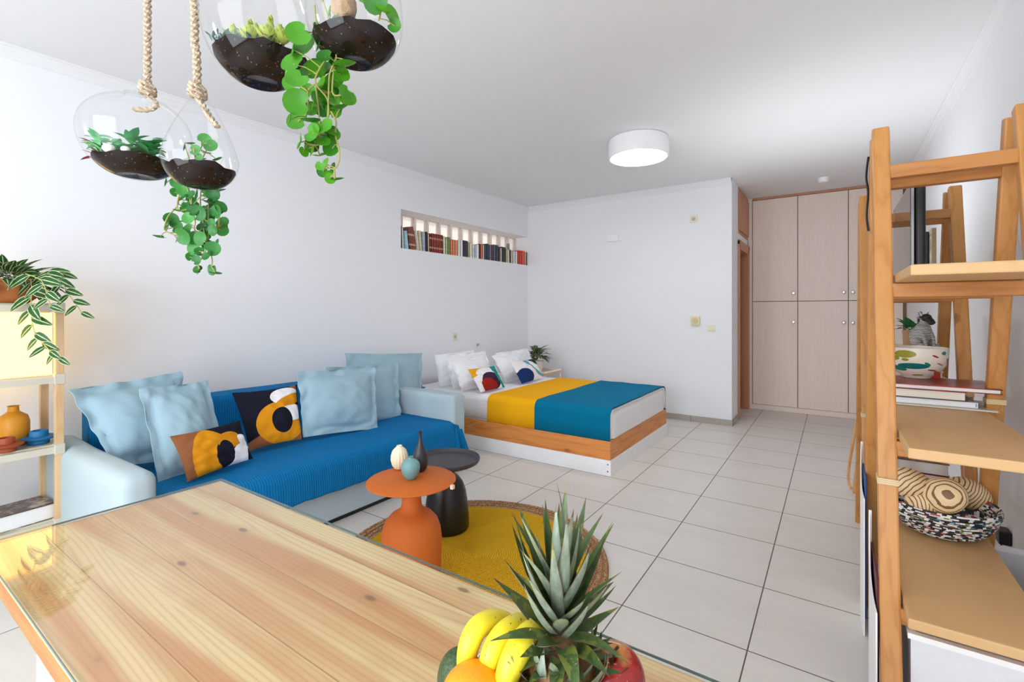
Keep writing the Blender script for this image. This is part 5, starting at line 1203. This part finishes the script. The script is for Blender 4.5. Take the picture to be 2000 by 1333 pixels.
# books, bowl, figurine and plant on the middle board
z = SHZ[1]+.001
bl = 'books stacked on the middle board of the trestle shelving'
flatbook('magazine', 'thin wide magazine at the bottom of the stack on the middle board', 'magazine', (.325, 2.45, z), .31, .24, .006, .0, plain('#cfc6b4', .4, name='magazine_cover'), soft=True)
flatbook('book', 'white book second from the bottom of the stack on the middle board', 'book', (.29, 2.46, z+.007), .27, .23, .02, .02, plain('#dfe4ea', .4, name='pale_cover'), group=bl, pages=M_wp, spine_side=1)
flatbook('book', 'thick cream-paged book just below the red one on the middle board', 'book', (.275, 2.46, z+.028), .25, .22, .034, -.01, plain('#4a4a44', .4, name='grey_cover'), group=bl)
flatbook('book', 'large red picture book on top of the stack on the middle board', 'book', (.318, 2.47, z+.063), .34, .27, .018, .0, M_cv2, group=bl, pages=M_wp)
def bowlmat():
    t = NT('painted_bowl'); uv = t.n('ShaderNodeUVMap').outputs[0]; x, y, z_ = t.xyz(uv); c = lin((236, 228, 212))
    def el(c, cx, cy, rx, ry, rot, col):
        ca, sa = math.cos(rot), math.sin(rot); dx = t.math('SUBTRACT', x, cx); dy = t.math('SUBTRACT', y, cy)
        a = t.math('ADD', t.math('MULTIPLY', dx, ca/rx), t.math('MULTIPLY', dy, sa/rx)); b = t.math('ADD', t.math('MULTIPLY', dx, -sa/ry), t.math('MULTIPLY', dy, ca/ry))
        return t.mix(t.math('LESS_THAN', t.math('ADD', t.math('MULTIPLY', a, a), t.math('MULTIPLY', b, b)), 1.0), c, lin(col))
    GR, OL, WHT, MB = (24, 132, 112), (152, 150, 40), (240, 236, 224), (150, 40, 60)
    # camera side of the bowl spans about u .55-.95 (see uv below)
    for e in ((.30, .50, .085, .26, 0, GR), (.30, .50, .06, .18, 0, WHT), (.30, .50, .035, .12, 0, OL), (.50, .80, .06, .12, 0, OL), (.44, .66, .028, .08, 0, OL), (.50, .62, .02, .05, 0, OL), (.43, .33, .06, .10, .5, GR), (.54, .42, .10, .09, 1.0, (16, 108, 104)), (.62, .50, .014, .06, .2, GR), (.57, .12, .05, .03, .2, OL),
              (.37, .83, .012, .03, .3, MB), (.40, .76, .012, .03, .3, MB), (.36, .70, .012, .03, .3, MB), (.66, .75, .012, .05, .3, MB), (.70, .50, .012, .05, .5, (190, 90, 80)), (.66, .30, .02, .04, .9, MB), (.72, .85, .02, .06, 0, GR), (.72, .2, .03, .08, .4, (214, 110, 60)), (.20, .8, .03, .08, .4, GR), (.15, .4, .04, .1, .4, OL), (.85, .5, .06, .2, .4, (30, 84, 170)), (.92, .7, .05, .1, .1, (200, 60, 50))): c = el(c, *e)
    t.set(Base__Color=c, Roughness=.3); return t.m
bc = Vector((.283, 2.575, z+.0825)); g = G(); pr = [(.045, 0), (.047, .004), (.05, .008), (.075, .026), (.092, .055), (.099, .09), (.1, .125), (.096, .126), (.09, .09), (.07, .035), (.0, .02)]; n = 64; vs = []; uvs = []
for r, zz in pr:
    for k in range(n+1):
        a = 2*PI*(k/n-.06)-1.68-PI; vs.append(bc+Vector((r*math.cos(a), r*math.sin(a), zz))); uvs.append((k/n*1.0*1.0, zz/.126))
g.add(vs, [(i*(n+1)+k, i*(n+1)+k+1, (i+1)*(n+1)+k+1, (i+1)*(n+1)+k) for i in range(len(pr)-1) for k in range(n)])
o = ob('bowl', g, bowlmat(), uv=uvs); tag(o, 'cream ceramic bowl painted with green and olive shapes on the red book', 'bowl')
gb = 'books behind the painted bowl'
hs = [(.03, '#e8e0d0', 'pale'), (.028, '#c8c0b0', 'beige'), (.05, '#e9e6e0', 'white'), (.035, '#8a6a50', 'brown'), (.03, '#d8cdb8', 'cream')]
zz = z
for i, (h, c_, w_) in enumerate(hs):
    flatbook('book', '%s book, %s in the stack under the zebra figurine' % (w_, ['lowest', 'second from the bottom', 'middle one', 'second from the top', 'topmost'][i]), 'book', (.325, 3.24, zz), .25-.012*i, .30, h-.001, .05*(-1)**i*.5, plain(c_, .5, name='cover_'+w_), group=gb); zz += h
# striped box edge seen right of the bowl
o = thing('card_box', 'small red and blue printed box right of the painted bowl', 'box', (.37, 2.86, z))
ob('carton', G().box((.335, 2.80, z), (.39, 2.92, z+.19)), pattern('print_box', (196, 70, 60), [(.5, .5, .3, .3, 0, (30, 80, 170))]), o, smooth=False, bevel=.004)
# zebra figurine
zm = NT('zebra_stripes'); oo = zm.obj(); x_, y_, z_ = zm.xyz(oo); w_ = zm.noise(oo, 24, 2)
sn = zm.math('SINE', zm.math('ADD', zm.math('MULTIPLY', z_, 900), zm.math('MULTIPLY', w_, 7)))
zm.set(Base__Color=zm.mix(zm.math('GREATER_THAN', sn, 0.0), lin((20, 20, 22)), lin((238, 236, 230))), Roughness=.5)
zc = Vector((.375, 3.18, zz)); zb = thing('zebra_figurine', 'small sitting black and white zebra figurine on the far stack of books', 'figurine', zc)
S_ = .176/.24
def zs(x, y, zq): return zc+(rt*x-fw*y+UP*zq)*S_
g = G(); g.sphere(zs(.0, -.02, .075), .05*S_*1.25, 24, 16, sc3=(1, 1, 1.25)); g.sphere(zs(.0, .0, .115), .040*S_*1.2, 20, 14, sc3=(1, 1, 1.3)); g.tube(smoothpath([zs(0, 0, .13), zs(-.004, .01, .165), zs(-.008, .016, .20)], 4), .028*S_, 16, r2=.02*S_)
for sx in (-1, 1):
    g.tube(smoothpath([zs(.026*sx, .02, .12), zs(.03*sx, .045, .07), zs(.028*sx, .055, .012)], 4), .014*S_, 12, r2=.010*S_); g.sphere(zs(.045*sx, .0, .04), .034*S_, 16, 12, sc3=(1, 1, 1)); g.tube([zs(.045*sx, .01, .02), zs(.05*sx, .06, .012)], .014*S_, 12)
ob('body', g, zm.m, zb)
g = G(); g.sphere(zs(-.006, .035, .205), .030*S_, 18, 12, sc3=(1, 1.0, .9)); g.tube(smoothpath([zs(-.006, .045, .20), zs(-.010, .075, .18), zs(-.012, .088, .168)], 4), .022*S_, 14, r2=.018*S_); ob('head', g, plain('#2c2a30', .5, name='zebra_head'), zb)
g = G()
for sx in (-1, 1): g.tube([zs(.018*sx-.006, .02, .22), zs(.03*sx-.006, .015, .245)], .010*S_, 10, r2=.003*S_)
ob('ears', g, plain('#d8d4d0', .6, name='zebra_ear'), zb)
g = G()
for k in range(26): t_ = k/25; b = zs(.004, -.012-.012*math.sin(t_*3), .235-.11*t_); g.tube([b, b-rt*0+(fw*.018+UP*.012+rt*random.uniform(-.008, .012))*S_*1.3], .004*S_, 5, r2=.001)
ob('mane', g, M_black, zb)
pc = Vector((.335, 3.25, zz)); fp = thing('potted_plant', 'small leafy plant in a woven pot on the book stack beside the zebra', 'plant', pc)
def weave(name, c1, c2, f=420):
    t = NT(name); o = t.obj(); x, y, zq = t.xyz(o); a = t.math('SINE', t.math('MULTIPLY', zq, f*2)); b = t.math('SINE', t.math('MULTIPLY', t.math('ARCTAN2', y, x), 40)); m = t.math('MULTIPLY_ADD', t.math('MULTIPLY', a, b), .5, .5)
    t.set(Base__Color=t.mix(m, lin(c1), lin(c2)), Roughness=.8); t.bump(m, .8, .003); return t.m
ob('pot', G().lathe([(0, 0), (.032, 0), (.036, .085), (.031, .085), (.03, .07), (0, .07)], pc, 28), weave('woven_pot', (224, 186, 148), (188, 142, 104)), fp)
g = G(); uvs = []; random.seed(4)
for k in range(30):
    a = random.uniform(0, 2*PI); el = random.uniform(.0, 1.0); d = Vector((math.cos(a)*math.cos(el), math.sin(a)*math.cos(el), math.sin(el)+.1)); leafquad(g, uvs, pc+UP*.085+d*.02, d, (0, 0, 1), random.uniform(.05, .085), .032, .4)
ob('leaves', g, M_dg, fp, uv=uvs)
# bottom board: woven bowl with wooden balls, red books, second basket
z = SHZ[0]+.001
def paperweave():
    t = NT('rolled_paper_weave'); o = t.obj(); x, y, zq = t.xyz(o); th = t.math('ARCTAN2', y, x); row = t.math('FLOOR', t.math('MULTIPLY', zq, 190)); rr = t.math('FLOOR', t.math('MULTIPLY', t.math('SQRT', t.math('ADD', t.math('MULTIPLY', x, x), t.math('MULTIPLY', y, y))), 70))
    key = t.n('ShaderNodeCombineXYZ', X=t.math('FLOOR', t.math('MULTIPLY_ADD', th, 13.0, t.math('MULTIPLY', row, 3.7))), Y=row, Z=rr)
    wn = t.n('ShaderNodeTexWhiteNoise', Vector=key.outputs[0])
    c = t.ramp(wn.outputs['Value'], [(0, lin((24, 22, 26))), (.30, lin((232, 228, 222))), (.55, lin((200, 196, 196))), (.62, lin((44, 40, 46))), (.78, lin((170, 60, 60))), (.84, lin((226, 222, 216))), (.93, lin((120, 140, 70))), (.97, lin((60, 110, 130)))], 'CONSTANT')
    n1 = t.noise(t.map(o, scale=(60, 60, 240)), 1, 2); t.set(Base__Color=c, Roughness=.5); t.bump(n1, .8, .004); return t.m
M_paper = paperweave()
def wovenbowl(name, c, R, H, label):
    g = G(); pr = []; m = 15
    for i in range(m):
        for q in range(4):
            t_ = (i+q/4)/m; a = t_*PI/2*.86; r = R*(.30+.70*math.sin(a)**.85); zq = H*(1-math.cos(a))/(1-math.cos(PI/2*.86)); b = .004*math.sin(PI*q/4); pr.append((r+b, zq))
    pr = [(0, 0)]+pr+[(R*1.0, H+.004), (R*.985, H+.008), (R*.965, H+.004)]+[(max(.001, r-.010), zq+.008) for r, zq in reversed(pr[::4]) if zq+.008 < H]
    n = 60; vs = []
    for r, zq in pr:
        for k in range(n): t_ = 2*PI*k/n; w_ = 1+.006*math.sin(k*2.3+zq*900); vs.append(c+Vector((r*w_*math.cos(t_), r*w_*math.sin(t_), zq)))
    g.add(vs, [(i*n+k, i*n+(k+1) % n, (i+1)*n+(k+1) % n, (i+1)*n+k) for i in range(len(pr)-1) for k in range(n)])
    o = ob(name, g, M_paper, org=c, auto=0); tag(o, label, 'bowl')
wbc = Vector((.318, 2.31, z)); wovenbowl('woven_bowl', wbc, .164, .108, 'multicoloured woven paper bowl holding striped wooden balls on the bottom board')
wovenbowl('woven_bowl', Vector((.30, 3.50, z)), .13, .15, 'woven paper bowl at the far end of the bottom board behind the red book')
def ballmat(k):
    t = NT('banded_wood'); o = t.obj(); v = t.map(o, rot=(.5+k, .8-k*.7, .3*k)); x, y, zq = t.xyz(v); n1 = t.noise(v, 14, 2)
    s = t.math('FRACT', t.math('MULTIPLY', t.math('ADD', zq, t.math('MULTIPLY', n1, .02)), 78+8*k)); c = t.mix(t.math('LESS_THAN', s, .30), lin((232, 206, 160)), lin((132, 88, 52)))
    t.set(Base__Color=c, Roughness=.5); t.bump(s, .2, .002); return t.m
for k, (u, v, dd, r, ax, lab) in enumerate([(1776, 945, 1.72, .062, (0, 0, 1), 'leftmost banded wooden ball in the woven bowl'), (1842, 968, 1.64, .060, (0, 0, 1), 'front banded wooden ball with a spiral end in the woven bowl'), (1890, 964, 1.78, .062, (0, 0, 1), 'rightmost banded wooden ball in the woven bowl'), (1806, 980, 1.68, .050, (0, 0, 1), 'smallest banded wooden ball, low between the left and front ones')]):
    c = at(u, v, dd); o = ob('wooden_ball', G().sphere(c, r, 30, 20, sc3=(1.12, 1.0, .86), axis=[(.3, .2, 1), (-.6, -1, .4), (.5, .3, 1), (0, 0, 1)][k]), ballmat(k*1.3), org=c); tag(o, lab, 'ball', 'wooden balls in the woven bowl')
flatbook('book', 'thick bright red book lying under the dark red one on the bottom board', 'book', (.305, 3.05, z), .26, .26, .042, 0, plain('#b81420', .35, name='bright_red_cover'), pages=M_wp, spine_side=1)
flatbook('book', 'dark red picture book lying on a bright red book on the bottom board', 'book', (.303, 3.055, z+.043), .27, .28, .056, 0, M_cv3, pages=M_wp)
# white storage box under the bottom board
sb = thing('storage_box', 'white storage box on the floor under the bottom board of the trestle shelving', 'box', (.4, 2.1, 0))
bm = plain('#dcdce0', .6, name='white_board')
g = G(); g.box((.175, 1.70, 0), (.62, 1.712, .40)); g.box((.175, 2.5, 0), (.62, 2.512, .40)); g.box((.175, 1.712, 0), (.187, 2.5, .40)); g.box((.608, 1.712, 0), (.62, 2.5, .40)); g.box((.187, 1.712, 0), (.608, 2.5, .01))
ob('walls', g, bm, sb, smooth=False)
g = G(); 
for a, b in (((.168, 1.693), (.627, 1.712)), ((.168, 2.5), (.627, 2.519)), ((.168, 1.712), (.187, 2.5)), ((.608, 1.712), (.627, 2.5))): g.box((a[0], a[1], .40), (b[0], b[1], .415))
ob('rim', g, M_plas, sb, smooth=False)
def pocket(label, y0, y1, ztop, zlow, colr):
    r = thing('magazine_file', label, 'magazine file', (.11, (y0+y1)/2, .0), 'white magazine files beside the trestle legs')
    N = 14; vs = []
    for i in range(N+1):
        t_ = i/N; y = y0+(y1-y0)*t_; zt_ = zlow+(ztop-zlow)*(t_**2.2)
        for xx in (.098, .102): vs += [(xx+.006*math.sin(t_*PI)*-1, y, 0.001), (xx+.006*math.sin(t_*PI)*-1, y, zt_)]
    fs = []
    for i in range(N):
        a = i*4; b = a+4; fs += [(a, b, b+1, a+1), (a+2, a+3, b+3, b+2), (a+1, b+1, b+3, a+3), (a, a+2, b+2, b)]
    fs += [(0, 1, 3, 2), (N*4, N*4+2, N*4+3, N*4+1)]
    g = G().add(vs, fs); g.box((.102, y1-.004, 0.001), (.106+.0, y1, ztop)); ob('front_panel', g, M_plas, r)
    ob('papers', G().box((.103, y0+.04, .05), (.109, y1-.02, zlow+.08)), plain(colr, .5, name='papers'), r, smooth=False)
pocket('nearest white magazine file, holding dark red papers beside the front trestle leg', 1.70, 2.03, .62, .44, '#5a1c20')
pocket('farther white magazine file, holding blue papers between the two trestles', 2.36, 2.62, .72, .55, '#1c4a8a')
# folded stool leaning beyond the shelving
fs_ = thing('folding_stool', 'folded light wooden stool frame leaning at the far end of the trestle shelving', 'stool', (.11, 4.2, 0))
M_st = wood('stool_wood', (226, 174, 110), (196, 134, 68), 2, rough=.4, ring=10, knots=False)
A0 = Vector((.120, 4.20, .012)); B0 = ony(1689, 800, 3.8); C0 = ony(1684, 770, 3.95)
ob('leg', G().beam(A0, B0, .05, .022, up=(1, 0, 0)), M_st, fs_, smooth=False, bevel=.004)
g = G(); P = [A0+Vector((-.018, .03, .0)), Vector((.086, 4.26, .09)), ony(1665, 870, 4.15), C0]; g.tube(smoothpath(P, 5), .009, 8); ob('side_bar', g, M_st, fs_)
ob('seat_slat', G().beam(B0, C0+Vector((.02, 0, 0)), .03, .02), M_st, fs_, smooth=False)
o = thing('power_adapter', 'black plug adapter low on the right wall behind the woven bowl', 'adapter', (XR, 3.19, .2))
ob('body', G().box((XR-.045, 3.15, .195), (XR, 3.23, .26)), M_black, o, smooth=False, bevel=.006)
ob('plug_cord', G().tube(smoothpath([(XR-.03, 3.19, .2), (XR-.03, 3.18, .1), (XR-.04, 3.3, .01), (XR-.05, 3.6, .008)], 5), .003, 6), M_black, o)
o = ob('cable', G().tube(smoothpath([(XF-LG/2-.006, 2.19, 1.87), (XF-LG/2-.012, 2.2, 1.8), (XF-LG/2-.006, 2.21, 1.74), (XF-LG/2-.01, 2.215, 1.66), (XF-LG/2-.005, 2.22, 1.6)], 5), .004, 6), M_black); tag(o, 'short black cable hanging at the top of the near trestle', 'cable')
